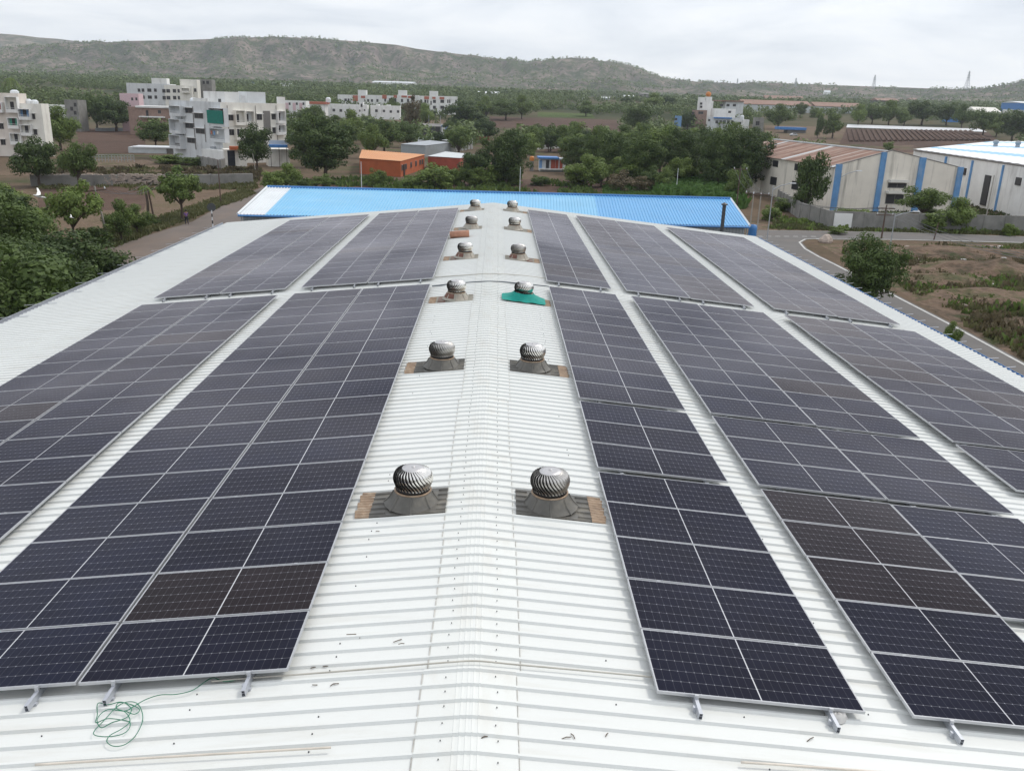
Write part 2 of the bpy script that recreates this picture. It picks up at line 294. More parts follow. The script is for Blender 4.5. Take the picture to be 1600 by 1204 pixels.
# hill and terrain material: bare slopes speckled with shrubs, woods and fields on the plain
def terrain_mat():
    m, n, p = new_mat('terrain')
    g = n.nodes.new('ShaderNodeNewGeometry'); src = g.outputs['Position']
    def noise(s, d=8, rgh=.6):
        no = n.nodes.new('ShaderNodeTexNoise'); no.inputs['Scale'].default_value = s; no.inputs['Detail'].default_value = d; no.inputs['Roughness'].default_value = rgh; lk(n, src, no.inputs['Vector']); return no.outputs[0]
    def ramp(inp, stops):
        r = n.nodes.new('ShaderNodeValToRGB'); q = r.color_ramp.elements; q[0].position = stops[0][0]; q[0].color = tuple(stops[0][1]) + (1,); q[1].position = stops[-1][0]; q[1].color = tuple(stops[-1][1]) + (1,)
        for a, c in stops[1:-1]: e = q.new(a); e.color = tuple(c) + (1,)
        lk(n, inp, r.inputs[0]); return r.outputs[0]
    def mixc(f, a, b):
        mi = n.nodes.new('ShaderNodeMix'); mi.data_type = 'RGBA'; lk(n, f, mi.inputs[0]); lk(n, a, mi.inputs[6]); lk(n, b, mi.inputs[7]); return mi.outputs[2]
    near = ramp(noise(.05), [(.36, (.055, .065, .026)), (.46, (.11, .082, .056)), (.56, (.14, .10, .07)), (.66, (.075, .088, .036))])
    fine = ramp(noise(1.3), [(.3, (.6, .6, .6)), (.66, (1.2, 1.2, 1.15))])
    mu = n.nodes.new('ShaderNodeMix'); mu.data_type = 'RGBA'; mu.blend_type = 'MULTIPLY'; mu.inputs[0].default_value = .6; lk(n, near, mu.inputs[6]); lk(n, fine, mu.inputs[7]); near = mu.outputs[2]
    plain = ramp(noise(.006, 5), [(.38, (.030, .042, .020)), (.5, (.055, .062, .028)), (.56, (.10, .085, .050)), (.64, (.048, .06, .026))])
    earth = ramp(noise(.008, 6), [(.35, (.13, .105, .092)), (.5, (.21, .165, .145)), (.64, (.30, .235, .20))])
    # shrubs as dark spots on the slopes
    vo = n.nodes.new('ShaderNodeTexVoronoi'); vo.inputs['Scale'].default_value = .075; lk(n, src, vo.inputs['Vector'])
    sp = n.nodes.new('ShaderNodeMapRange'); sp.inputs[1].default_value = .30; sp.inputs[2].default_value = .42; sp.inputs[3].default_value = 1; sp.inputs[4].default_value = 0; lk(n, vo.outputs['Distance'], sp.inputs[0])
    sp2 = n.nodes.new('ShaderNodeMapRange'); sp2.inputs[1].default_value = .42; sp2.inputs[2].default_value = .58; lk(n, noise(.02, 9, .75), sp2.inputs[0])
    mx = n.nodes.new('ShaderNodeMath'); mx.operation = 'MAXIMUM'; lk(n, sp.outputs[0], mx.inputs[0]); lk(n, sp2.outputs[0], mx.inputs[1])
    ml = n.nodes.new('ShaderNodeMath'); ml.operation = 'MULTIPLY'; ml.inputs[1].default_value = .95; lk(n, mx.outputs[0], ml.inputs[0])
    shr = ramp(noise(.004, 4), [(.4, (.032, .050, .022)), (.6, (.055, .078, .030))])
    hill = mixc(ml.outputs[0], earth, shr)
    # blends by distance from the warehouse
    ln = n.nodes.new('ShaderNodeVectorMath'); ln.operation = 'LENGTH'; lk(n, src, ln.inputs[0])
    f1 = n.nodes.new('ShaderNodeMapRange'); f1.inputs[1].default_value = 250; f1.inputs[2].default_value = 700; lk(n, ln.outputs['Value'], f1.inputs[0])
    f2 = n.nodes.new('ShaderNodeMapRange'); f2.inputs[1].default_value = 1750; f2.inputs[2].default_value = 2050; lk(n, ln.outputs['Value'], f2.inputs[0])
    col = mixc(f2.outputs[0], mixc(f1.outputs[0], near, plain), hill)
    lk(n, col, p.inputs['Base Color']); p.inputs['Roughness'].default_value = .97; p.inputs['Specular IOR Level'].default_value = .1
    bb = n.nodes.new('ShaderNodeBump'); bb.inputs['Strength'].default_value = .8; bb.inputs['Distance'].default_value = 8
    fh = n.nodes.new('ShaderNodeMath'); fh.operation = 'MULTIPLY'; lk(n, noise(.03, 9, .7), fh.inputs[0]); lk(n, f2.outputs[0], fh.inputs[1])
    lk(n, fh.outputs[0], bb.inputs['Height']); lk(n, bb.outputs[0], p.inputs['Normal'])
    return m
MT['terrain'] = terrain_mat()

# ------------------------------------------------------------------ mesh builder
class MB:
    def __init__(s): s.v = []; s.f = []; s.m = []; s.uv = None
    def add(s, vs, fs, mi=0):
        o = len(s.v); s.v += [tuple(v) for v in vs]; s.f += [tuple(o + i for i in f) for f in fs]; s.m += [mi] * len(fs); return s
    def box(s, x0, x1, y0, y1, z0, z1, mi=0):
        return s.add([(x0, y0, z0), (x1, y0, z0), (x1, y1, z0), (x0, y1, z0), (x0, y0, z1), (x1, y0, z1), (x1, y1, z1), (x0, y1, z1)],
                     [(0, 3, 2, 1), (4, 5, 6, 7), (0, 1, 5, 4), (1, 2, 6, 5), (2, 3, 7, 6), (3, 0, 4, 7)], mi)
    def prism(s, pts, z0, z1, mi=0):
        n = len(pts)
        f = lambda z, i: z[i] if isinstance(z, (list, tuple)) else z
        return s.add([(p[0], p[1], f(z0, i)) for i, p in enumerate(pts)] + [(p[0], p[1], f(z1, i)) for i, p in enumerate(pts)],
                     [tuple(range(n))[::-1], tuple(range(n, 2 * n))] + [(i, (i + 1) % n, n + (i + 1) % n, n + i) for i in range(n)], mi)
    def tube(s, pts, r, n=6, mi=0, caps=True):
        pts = [Vector(p) for p in pts]; k = len(pts); rr = r if isinstance(r, (list, tuple)) else [r] * k
        vs = []
        for i, p in enumerate(pts):
            d = (pts[min(i + 1, k - 1)] - pts[max(i - 1, 0)]).normalized()
            a = d.cross(Vector((0, 0, 1)) if abs(d.z) < .9 else Vector((1, 0, 0))).normalized(); b = d.cross(a)
            for j in range(n):
                t = 2 * pi * j / n; vs.append(p + (a * cos(t) + b * sin(t)) * rr[i])
        fs = [(i * n + j, i * n + (j + 1) % n, (i + 1) * n + (j + 1) % n, (i + 1) * n + j) for i in range(k - 1) for j in range(n)]
        if caps: fs += [tuple(range(n))[::-1], tuple(range((k - 1) * n, k * n))]
        return s.add(vs, fs, mi)
    def lathe(s, prof, n=24, c=(0, 0, 0), mi=0, cap=False):
        vs = [(c[0] + r * cos(2 * pi * j / n), c[1] + r * sin(2 * pi * j / n), c[2] + z) for r, z in prof for j in range(n)]
        fs = [(i * n + j, i * n + (j + 1) % n, (i + 1) * n + (j + 1) % n, (i + 1) * n + j) for i in range(len(prof) - 1) for j in range(n)]
        if cap: fs += [tuple(range((len(prof) - 1) * n, len(prof) * n))]
        return s.add(vs, fs, mi)
    def mesh(s, name, mats, smooth=False):
        me = bpy.data.meshes.new(name); me.from_pydata(s.v, [], s.f)
        for m in (mats if isinstance(mats, (list, tuple)) else [mats]): me.materials.append(m)
        if any(s.m): me.polygons.foreach_set('material_index', s.m)
        if smooth: me.polygons.foreach_set('use_smooth', [True] * len(s.f))
        me.update(); return me
    def build(s, name, mats, parent=None, smooth=False, **kw):
        return obj(name, s.mesh(name, mats, smooth), parent, **kw)
def obj(name, me, parent=None, loc=None, rot=None, **tags):
    o = bpy.data.objects.new(name, me); COL.objects.link(o)
    if parent is not None: o.parent = parent
    if loc is not None: o.location = loc
    if rot is not None: o.rotation_euler = rot
    for k, v in tags.items():
        if v is not None: o[k] = v
    return o
def thing(name, label, cat, loc=(0, 0, 0), rot=(0, 0, 0), group=None):
    o = bpy.data.objects.new(name, None); o.empty_display_size = .3; COL.objects.link(o); o.location = loc; o.rotation_euler = rot
    o['label'] = label; o['category'] = cat
    if group: o['group'] = group
    return o
def copy_tree(o, loc, rot=None, scale=None, label=None):
    c = o.copy(); COL.objects.link(c); c.location = loc
    if rot is not None: c.rotation_euler = rot
    if scale is not None: c.scale = scale
    if label: c['label'] = label
    for ch in list(o.children):
        d = ch.copy(); COL.objects.link(d); d.parent = c
        for g in list(ch.children):
            h = g.copy(); COL.objects.link(h); h.parent = d
    return c
def np_mesh(name, V, Fq, mats):
    """quads from numpy arrays"""
    me = bpy.data.meshes.new(name); nv = len(V); nf = len(Fq)
    me.vertices.add(nv); me.vertices.foreach_set('co', np.asarray(V, np.float32).ravel())
    me.loops.add(nf * 4); me.loops.foreach_set('vertex_index', np.asarray(Fq, np.int32).ravel())
    me.polygons.add(nf); me.polygons.foreach_set('loop_start', np.arange(nf, dtype=np.int32) * 4); me.polygons.foreach_set('loop_total', np.full(nf, 4, np.int32))
    me.update(calc_edges=True); me.validate()
    for m in (mats if isinstance(mats, (list, tuple)) else [mats]): me.materials.append(m)
    return me

# ------------------------------------------------------------------ terrain
def build_terrain():
    fine = np.radians(np.linspace(-42, 42, 620)); coarse = np.radians(np.linspace(42, 318, 70))[1:-1]
    th = np.concatenate([fine, coarse]); nth = len(th)
    rr = np.concatenate([[0.01], np.linspace(20, 600, 22), np.linspace(620, 1700, 30), np.linspace(1712, 3050, 150), np.linspace(3080, 4600, 45), np.linspace(4700, 5350, 5)])
    T, R = np.meshgrid(th, rr); X = R * np.sin(T); Y = R * np.cos(T); Z = terr(X, Y)
    V = np.stack([X, Y, Z], -1).reshape(-1, 3); nr = len(rr)
    i, j = np.meshgrid(np.arange(nr - 1), np.arange(nth), indexing='ij'); j2 = (j + 1) % nth
    F = np.stack([i * nth + j, (i + 1) * nth + j, (i + 1) * nth + j2, i * nth + j2], -1).reshape(-1, 4)[:, ::-1]
    me = np_mesh('terrain', V, F, MT['terrain']); me.polygons.foreach_set('use_smooth', [True] * len(F))
    obj('terrain', me, kind='structure')
build_terrain()
def sheet(name, pxs, m, eps=.03, n=10, world=None, kind='structure'):
    """a patch lying on the ground between four photo points (fl, fr, br, bl)"""
    P = world or [gp(*q) for q in pxs]; b = MB()
    vs = []
    for i in range(n + 1):
        for j in range(n + 1):
            u, v = j / n, i / n
            a = P[0].lerp(P[1], u); c = P[3].lerp(P[2], u); q = a.lerp(c, v); vs.append((q.x, q.y, tz(q.x, q.y) + eps))
    b.add(vs, [(i * (n + 1) + j, i * (n + 1) + j + 1, (i + 1) * (n + 1) + j + 1, (i + 1) * (n + 1) + j) for i in range(n) for j in range(n)])
    return b.build(name, m, kind=kind)
def strip(name, left, right, m, eps, kind='structure', sub=4):
    """road ribbon between two edge polylines (world points)"""
    vs = []; k = len(left)
    for a, c in zip(left, right): vs += [(a.x, a.y, tz(a.x, a.y) + eps), (c.x, c.y, tz(c.x, c.y) + eps)]
    return MB().add(vs, [(2 * i, 2 * i + 1, 2 * i + 3, 2 * i + 2) for i in range(k - 1)]).build(name, m, kind=kind)

# ---- roads
def V3(x, y, z=0): return Vector((x, y, z))
rl = [V3(-37.5, 20), V3(-37, 60)] + [atZ(*q) for q in [(170, 388), (250, 362), (300, 347), (345, 322), (400, 297)]] + [atZ(430, 283)]
rr_ = [V3(-23, 20), V3(-23.5, 60), V3(-24.5, 84), V3(-25.5, 95), V3(-26.5, 104), V3(-27.3, 122), V3(-31, 148), V3(-32.5, 165)]
strip('road', rl, rr_, MT['asph2'], .03)
far = [atZ(1170, 359.5), atZ(1200, 360), atZ(1400, 363), atZ(1600, 370), atZ(1900, 381)]
near_ = [atZ(1170, 371), atZ(1215, 371.5), atZ(1400, 375), atZ(1600, 380), atZ(1900, 391)]
strip('road', far, near_, MT['asph'], .03)
ce = [atZ(*q) for q in [(1300, 372.6), (1262, 374), (1253, 379), (1262, 389), (1283, 401), (1310, 414), (1360, 440), (1410, 466), (1500, 512), (1600, 566), (1800, 675)]]
ci = [V3(26, 107.5), V3(26, 105.5), V3(25.2, 102), V3(24.6, 97), V3(24, 92), V3(23.6, 87), V3(23, 79), V3(22.5, 72), V3(22, 62), V3(21.5, 53), V3(20.5, 40)]
strip('road', ci, ce, MT['asph'], .034)
sheet('verge', [(1060, 380), (1220, 380), (1215, 352), (1090, 340)], MT['scrub'], .015)
def line(name, pts, wd, m, eps):
    L_ = []; R__ = []
    for i, p in enumerate(pts):
        d = (pts[min(i + 1, len(pts) - 1)] - pts[max(i - 1, 0)]).normalized(); nrm = Vector((-d.y, d.x, 0)) * wd / 2; L_.append(p + nrm); R__.append(p - nrm)
    strip(name, L_, R__, m, eps)
line('road_marking', [p + Vector((-.35, -.1, 0)) for p in ce], .22, MT['paint'], .046)
line('road_marking', [atZ(1275, 374.0), atZ(1400, 374.8), atZ(1600, 379.6), atZ(1900, 391)], .3, MT['paint'], .045)
line('road_marking', [far[i] + Vector((0, -.3, 0)) for i in range(1, 5)], .14, MT['paint'], .045)
for k in range(7):
    a = 1183 + k * 14; line('road_marking', [atZ(a, 369.6 + k * .05), atZ(a + 8, 369.7 + k * .05)], .25, MT['paint'], .047)

# ---- fields and open ground
sheet('ploughed_field', [(-60, 420), (250, 350), (395, 296), (-60, 296)], MT['soil2'], .012, 8)
sheet('ploughed_field', [(60, 330), (225, 328), (240, 288), (60, 290)], MT['soil'], .018, 6)
sheet('dirt_track', [(-40, 274), (395, 279), (402, 272.5), (-40, 268)], MT['soil2'], .03)
sheet('grass_field', [(150, 267), (270, 267), (270, 250), (140, 250)], MT['scrub'], .02)
sheet('ploughed_field', [(125, 240), (228, 240), (226, 201), (120, 201)], MT['soil'], .025)
sheet('ploughed_field', [(430, 316), (960, 330), (955, 281), (440, 279)], MT['soil'], .012, 8)
sheet('green_field', [(940, 312), (1060, 318), (1040, 287), (940, 289)], MT['gfield'], .02)
sheet('ploughed_field', [(850, 240), (985, 225), (968, 191), (858, 197)], MT['soil'], .03)
sheet('ploughed_field', [(765, 199), (965, 204), (965, 187.5), (765, 182)], MT['soil'], .035)
sheet('grass_field', [(840, 182), (930, 185), (925, 178), (840, 175)], MT['gfield'], .035)
sheet('dirt_yard', [(1195, 240), (1330, 250), (1330, 199), (1195, 196)], MT['soil2'], .03)
sheet('ploughed_field', [(1300, 240), (1570, 232), (1545, 207), (1322, 202)], MT['soil'], .04)
sheet('dry_field', [(1300, 262), (1640, 262), (1600, 224), (1310, 228)], MT['soil2'], .03)
sheet('grass_field', [(1480, 352), (1680, 352), (1640, 285), (1480, 290)], MT['scrub'], .02)
sheet('dirt_yard', [(255, 285), (455, 296), (470, 262), (255, 262)], MT['soil2'], .02)
sheet('dirt_yard', [(505, 205), (770, 205), (770, 188), (505, 186)], MT['soil2'], .03)
# furrows of the mulched field and its white plastic sheet
b = MB()
for k in range(26):
    u = k / 25; a = gp(1330 + 215 * u, 222 - 2 * u); c = gp(1325 + 190 * u, 203 + 3 * u)
    b.tube([a, c], 1.1, 5)
b.build('furrow_ridges', MT['soil'], kind='stuff')
sheet('plastic_mulch', [(1322, 200.5), (1542, 207.5), (1528, 202.5), (1324, 195.5)], MT['plastic'], .5)

# ------------------------------------------------------------------ our warehouse roof
AR, AL = radians(5.59), radians(5.806)
X_E = 15.95; Y0, Y1 = -4.0, 53.0
ware = thing('warehouse', 'large warehouse under the white ribbed low gable roof carrying the solar panels', 'warehouse', (0, 0, 0))
def roofz(x): return RIDGE - abs(x) * tan(AR if x > 0 else AL)
MB().prism([(-15.6, Y0 + .3), (15.6, Y0 + .3), (15.6, Y1 - .3), (-15.6, Y1 - .3)], -.5, 7.35).build('wall', MT['greysheet'], ware)
g = MB()
for yy in (Y0 + .3, Y1 - .3):
    s = -1 if yy < 0 else 1
    g.prism([(-15.6, yy), (15.6, yy), (15.6, yy - s * .1), (-15.6, yy - s * .1)], 7.35, 7.5)
    g.add([(-15.6, yy, 7.4), (15.6, yy, 7.4), (0, yy, RIDGE - .08)], [(0, 1, 2), (2, 1, 0)])
g.build('gable', MT['greysheet'], ware)
def sheet_profile(width, n, hr=.032, top=.030, run=.016):
    pts = []; p = width / n
    for k in range(n):
        y = k * p
        pts += [(y, 0), (y + p - top - 2 * run, 0), (y + p - top - run, hr), (y + p - run, hr)]
    pts.append((width, 0)); return pts
def corrugated(x0, x1, prof, mi=0):
    b = MB(); vs = [(x, y, z) for x in (x0, x1) for y, z in prof]; k = len(prof)
    b.add(vs, [(i, k + i, k + i + 1, i + 1) for i in range(k - 1)]); return b
LS = X_E / cos(AR)
prof4 = sheet_profile(1.0, 4)
meR = corrugated(0.0, LS, prof4).mesh('roof_sheet', MT['roof']); meL = corrugated(-LS, 0.0, prof4).mesh('roof_sheet', MT['roof'])
ny = int(Y1 - Y0)
for k in range(ny):
    obj('roof_sheet', meR, ware, (0, Y0 + k, RIDGE + .0015 * (k % 2)), (0, AR, 0)); obj('roof_sheet', meL, ware, (0, Y0 + k, RIDGE + .0015 * (k % 2)), (0, -AL, 0))
# ridge cap pieces, following the ribs, with five small crimps at the bend
capx = [-.50, -.49, -.16, -.155, -.13, -.10, -.095, -.07, -.04, -.035, -.01, .02, .025, .05, .08, .085, .11, .14, .49, .50]
def cap_mesh(sh):
    prof = sheet_profile(3.0, 12, .032); vs = []
    for x in capx:
        xx = x + (sh if abs(x) > .3 else 0)
        cr = .004 if round(abs(x) * 1000) in (155, 95, 35, 25, 85) else 0
        bz = RIDGE + .005 + cr - (abs(xx) * tan(AR if xx > 0 else AL) if abs(xx) > .1 else .1 * tan(AR) * .55 + abs(xx) * tan(AR) * .45)
        lo = -.005 if abs(x) == .50 else 0
        for y, z in prof: vs.append((xx, y, z + bz + lo))
    k = len(prof)
    b = MB(); b.add(vs, [(i * k + j, (i + 1) * k + j, (i + 1) * k + j + 1, i * k + j + 1) for i in range(len(capx) - 1) for j in range(k - 1)]); return b.mesh('ridge_cap', MT['ridge'])
caps = [cap_mesh(s) for s in (-.02, .0, .025)]
for k in range(19):
    o = obj('ridge_cap', caps[(k * 2) % 3], ware, (0, Y0 + 3 * k, 0)); o.location.z = .0015 * (k % 2)
gl = MB()   # thin dirt line along the edge of the cap
for k in range(19):
    sh = (-.02, .0, .025)[(k * 2) % 3]
    for s in (-1, 1):
        x = s * .502 + sh; y0 = Y0 + 3 * k; yy = y0
        while yy < y0 + 3:
            l = RND.uniform(.4, 1.2)
            gl.box(min(x, x + s * .006), max(x, x + s * .004), yy, min(yy + l, y0 + 3), roofz(x) + .001, roofz(x) + .012); yy += l + RND.uniform(0, .03)
gl.build('dirt_line', MT['grime'], ware, kind='stuff')
scr = MB()
def screw(x, y, r=.012):
    z = roofz(x); scr.lathe([(r * 1.4, 0), (r * 1.4, .006), (r, .014), (0.001, .015)], 6, (x, y, z + .012 if abs(x) < .5 else z))
for k in range(int(ny * 4)):
    y = Y0 + .12 + k * .25
    for s in (-1, 1):
        screw(s * .27 + RND.uniform(-.015, .015), y + RND.uniform(-.02, .02), .0045)
        if y < 32:
            for q in (1.52, 2.9, 4.3, 7.2):
                if RND.random() < .25: screw(s * (q + RND.uniform(-.03, .03)), y, .006)
scr.build('screws', MT['dot'], ware, kind='stuff')
# eaves: gutter on the right, straps on the left
g = MB(); x = X_E + .02; z = roofz(X_E)
g.box(x - .02, x + .22, Y0, Y1, z - .2, z - .17); g.box(x + .20, x + .22, Y0, Y1, z - .17, z - .045); g.build('gutter', MT['bluetrim'], ware)
g = MB(); g.box(-x - .22, -x + .02, Y0, Y1, z - .2, z - .17); g.box(-x - .22, -x - .20, Y0, Y1, z - .17, z - .03); g.build('gutter', MT['galv'], ware)
sm = MB().box(-.9, .25, -.018, .018, 0, .012).mesh('gutter_strap', MT['galv'])
for k in range(28):
    obj('gutter_strap', sm, ware, (-15.75, Y0 + .9 + 2.0 * k, roofz(-15.75) + .034), (0, -AL, RND.uniform(-.05, .05)))
for k in range(57):
    b = k; o = obj('gutter_strap', sm, ware, (15.98, Y0 + .5 + 1.0 * k, roofz(15.95) + .034), (0, AR, pi + RND.uniform(-.1, .1))); o.scale = (.32, 1, 1)

# ------------------------------------------------------------------ solar panels
PW, PP, PL, PPL = 2.2896, 1.154, 2.262, 1.134
def frame_mesh():
    b = MB(); t = .011; h = .035; a, c = PL / 2, PPL / 2
    b.box(-a, a, -c, -c + t, 0, h); b.box(-a, a, c - t, c, 0, h); b.box(-a, -a + t, -c + t, c - t, 0, h); b.box(a - t, a, -c + t, c - t, 0, h)
    return b.mesh('frame', MT['alu'])
def field_mesh(side, m):
    x0, x1 = (-(PL / 2 - .016), -.007) if side < 0 else (.007, PL / 2 - .016); c = PPL / 2 - .016
    me = MB().add([(x0, -c, .0335), (x1, -c, .0335), (x1, c, .0335), (x0, c, .0335)], [(0, 1, 2, 3)]).mesh('cell_field', m)
    uv = me.uv_layers.new(name='UVMap'); 
    for i, q in enumerate([(0, 0), (1, 0), (1, 1), (0, 1)]): uv.data[i].uv = q
    return me
FR = frame_mesh(); a, c = PL / 2 - .011, PPL / 2 - .011
BK = MB().box(-a, a, -c, c, .026, .0325).mesh('backsheet', MT['back'])
CF = [[field_mesh(s, MT['cell%d' % i]) for s in (-1, 1)] for i in range(3)]
ordn = ['', 'first', 'second', 'third', 'fourth', 'fifth', 'sixth', 'seventh', 'eighth', 'ninth', 'tenth', 'eleventh', 'twelfth', 'thirteenth', 'fourteenth', 'fifteenth', 'sixteenth', 'seventeenth', 'eighteenth']
cols = {('R', 0): (1.9625, 'the column just right of the ridge'), ('R', 1): (4.7563, 'the second column right of the ridge'), ('R', 2): (4.7563 + PW, 'the third column right of the ridge'),
        ('R', 3): (10.031, 'the fourth column right of the ridge'), ('R', 4): (10.031 + PW, 'the column along the right eave'),
        ('L', 0): (1.9694, 'the column just left of the ridge'), ('L', 1): (1.9694 + PW, 'the second column left of the ridge'), ('L', 2): (7.0934, 'the third column left of the ridge'), ('L', 3): (7.0934 + PW, 'the outermost left column')}
npan = 0
def on_roof(side, s, y, h):
    a = AR if side > 0 else AL
    return Vector((side * (s * cos(a) + h * sin(a)), y, RIDGE - s * sin(a) + h * cos(a)))
railm = {}
for (sd_, ci_), (s0, ctxt) in cols.items():
    side = 1 if sd_ == 'R' else -1; an = AR if side > 0 else -AL
    for sec in (0, 1):
        ys = YF = (7.7408 if side > 0 else 8.0062) if sec == 0 else 29.84
        for k in range(18):
            blk = 0; h = .150
            if sec == 0 and side > 0:
                blk = 0 if k < 5 else 1 if k < 8 else 2; h = .135 + .022 * blk
            y = YF + k * PP + blk * .1144 + PPL / 2
            h += RND.uniform(-.003, .003) + (.012 if ci_ in (1, 3) else 0)
            P = on_roof(side, s0 + PL / 2, y, h - .035)
            q = px_of(P)
            if not (-110 < q[0] < 1710 and q[1] < 1290): continue
            root = thing('solar_panel', '%s panel from the near end of %s, %s array' % (ordn[k + 1], ctxt, ('near', 'far')[sec]), 'solar panel', P,
                         (RND.uniform(-.0035, .0035), an + RND.uniform(-.0025, .0025), RND.uniform(-.0012, .0012)), 'solar panels on the white roof')
            nn = fbm(np.array(P.x * .35 + 50), np.array(P.y * .22), 2) + RND.uniform(-.16, .16)
            v = 2 if (nn > .68 and (sec == 1 or k > 6)) or (sec == 0 and (sd_, ci_, k) in (('L', 0, 1), ('R', 1, 2), ('R', 1, 3), ('R', 1, 4))) else (1 if nn > .48 else 0)
            obj('frame', FR, root); obj('backsheet', BK, root)
            obj('cell_field', CF[v][0], root); obj('cell_field', CF[v][1], root); npan += 1
        # the two rails below this column
        y_a = YF - .26; y_b = YF + 18 * PP + (.25 if side > 0 and sec == 0 else 0) + .06
        for ri, so_ in enumerate((.42, PL - .38)):
            P = on_roof(side, s0 + so_, y_a, 0)
            e1 = px_of(on_roof(side, s0 + so_, y_b, 0)); 
            if e1[0] < -60 or e1[0] > 1660: continue
            Lr = y_b - y_a
            r = thing('mounting_rail', 'rail under the %s edge of %s, %s array' % (('upslope', 'downslope')[ri], ctxt, ('near', 'far')[sec]), 'rail', P, (0, an, 0), 'mounting rails under the solar panels')
            b = MB(); hh = .1; 
            b.box(-.020, .020, 0, Lr, .028, .033); b.box(-.020, -.016, 0, Lr, .033, hh - .004); b.box(.016, .020, 0, Lr, .033, hh - .004); b.box(-.020, .020, 0, Lr, hh - .004, hh); b.box(-.016, .016, .0, Lr, .066, .069)
            b.build('rail', MT['galv'], r)
            ft = MB(); yy = .12
            while yy < Lr: ft.box(-.035, .035, yy, yy + .04, .0, .028); ft.box(-.05, -.021, yy, yy + .04, .028, .075); yy += 1.0
            ft.build('feet', MT['galv'], r, kind='stuff')
            cl = MB()
            for k in range(19):
                blk = 0 if not (sec == 0 and side > 0) else (0 if k <= 5 else 1 if k <= 8 else 2); yy = .26 - .01 + k * PP + blk * .1144
                top = .152 if not (sec == 0 and side > 0) else (.137 + .022 * blk)
                cl.box(-.022, .022, yy - .013, yy + .013, hh, top + .004)
            cl.build('clamps', MT['alu'], r, kind='stuff')

# ------------------------------------------------------------------ turbine ventilators
def vane_mesh():
    b = MB(); n = 32; prof = []
    K = 9
    for k in range(K + 1):
        t = k / K; z = .02 + .36 * t; r = .20 + .105 * sin(pi * (.12 + .80 * t)) ** .8 if t < 1 else .17
        prof.append((r * .97, z, .55 * sin(t * pi / 2) ** 1.3))
    prof[-1] = (.155, .392, .75); prof[0] = (.262, .02, 0)
    for j in range(n):
        a0 = 2 * pi * j / n; vs = []
        for r, z, tw in prof:
            for q, dr in ((0, .010), (.45, .004), (.90, -.020)):
                a = a0 + tw + q * 2 * pi / n; vs.append(((r + dr) * cos(a), (r + dr) * sin(a), z))
        vs = [(x, -y, z) for x, y, z in vs]
        b.add(vs, [(i * 3 + c, i * 3 + c + 1, (i + 1) * 3 + c + 1, (i + 1) * 3 + c) for i in range(K) for c in (0, 1)])
    return b.mesh('vanes', MT['steel'], True)
VAN = vane_mesh(); VAN2 = VAN.copy(); VAN2.materials[0] = mat('tarnished_steel', (.58, .56, .53), .36, 1.0, .15, 9)
TOP = MB().lathe([(.17, .385), (.165, .398), (.10, .408), (.03, .412)], 32, cap=True).lathe([(.03, .412), (.028, .426), (.012, .43)], 10, cap=True).mesh('top_disc', mat('top_disc_steel', (.55, .54, .54), .38, .8, .1, 8), True)
RING = MB().lathe([(.245, -.035), (.255, -.035), (.265, .03), (.25, .035)], 40).mesh('collar', MT['black'], True)
INNER_SHADE = MB().lathe([(.235, -.02), (.245, .1), (.25, .2), (.23, .3), (.15, .385)], 28, cap=True).mesh('inner_shade', MT['black'], True)  # black solid inside the vanes, paints the darkness of their gaps
# base: flat ribbed fibreglass sheet moulded up to a cone
def base_mesh(side, m):
    b = MB(); X0, X1 = (-.54, .60) if side > 0 else (-.60, .54); YH = .43
    prof = []
    y = -YH
    vs = [(X0, -YH, .035), (X1, -YH, .035), (X1, YH, .035), (X0, YH, .035), (X0, -YH, .0), (X1, -YH, .0), (X1, YH, .0), (X0, YH, 0)]
    b.add(vs, [(0, 1, 2, 3), (4, 5, 1, 0), (5, 6, 2, 1), (6, 7, 3, 2), (7, 4, 0, 3)])
    for yy in (-.34, -.17, .0, .17, .34):           # low ribs across the sheet, short ones at the outer end
        for x0, x1 in ((X0, -.36), (.40, X1)):
            b.add([(x0, yy - .02, .036), (x0, yy + .02, .036), (x1, yy + .02, .036), (x1, yy - .02, .036), (x0, yy - .008, .056), (x0, yy + .008, .056), (x1, yy + .008, .056), (x1, yy - .008, .056)],
                  [(0, 3, 7, 4), (1, 5, 6, 2), (4, 7, 6, 5), (0, 4, 5, 1), (3, 2, 6, 7)])
    return b
def cone_mesh(m):
    b = MB(); pr = [(.44, .0), (.405, .03), (.36, .075), (.315, .145), (.290, .19), (.268, .215)]
    b.lathe(pr, 36)
    for j in range(8):
        a = 2 * pi * j / 8 + pi / 8 * 0
        vs = []
        for r, z in pr[:-1]:
            for da, dr in ((-.05, .0), (-.03, .018), (.03, .018), (.05, 0)): vs.append(((r + dr) * cos(a + da * .35 / r), (r + dr) * sin(a + da * .35 / r), z))
        b.add(vs, [(i * 4 + c, i * 4 + c + 1, (i + 1) * 4 + c + 1, (i + 1) * 4 + c) for i in range(len(pr) - 2) for c in range(3)])
    return b.mesh('skirt', m, True)
CN = {k: cone_mesh(MT[k]) for k in ('skirt', 'skirt2')}
CREST = {k: MB().lathe([(.272, .205), (.285, .207), (.285, .225), (.262, .227)], 36).mesh('skirt_rim', MT['resin'], True) for k in (0,)}
BS = {}
for s in (-1, 1):
    for k in ('skirt', 'skirt2'): BS[s, k] = base_mesh(s, None).mesh('base_plate', MT[k])
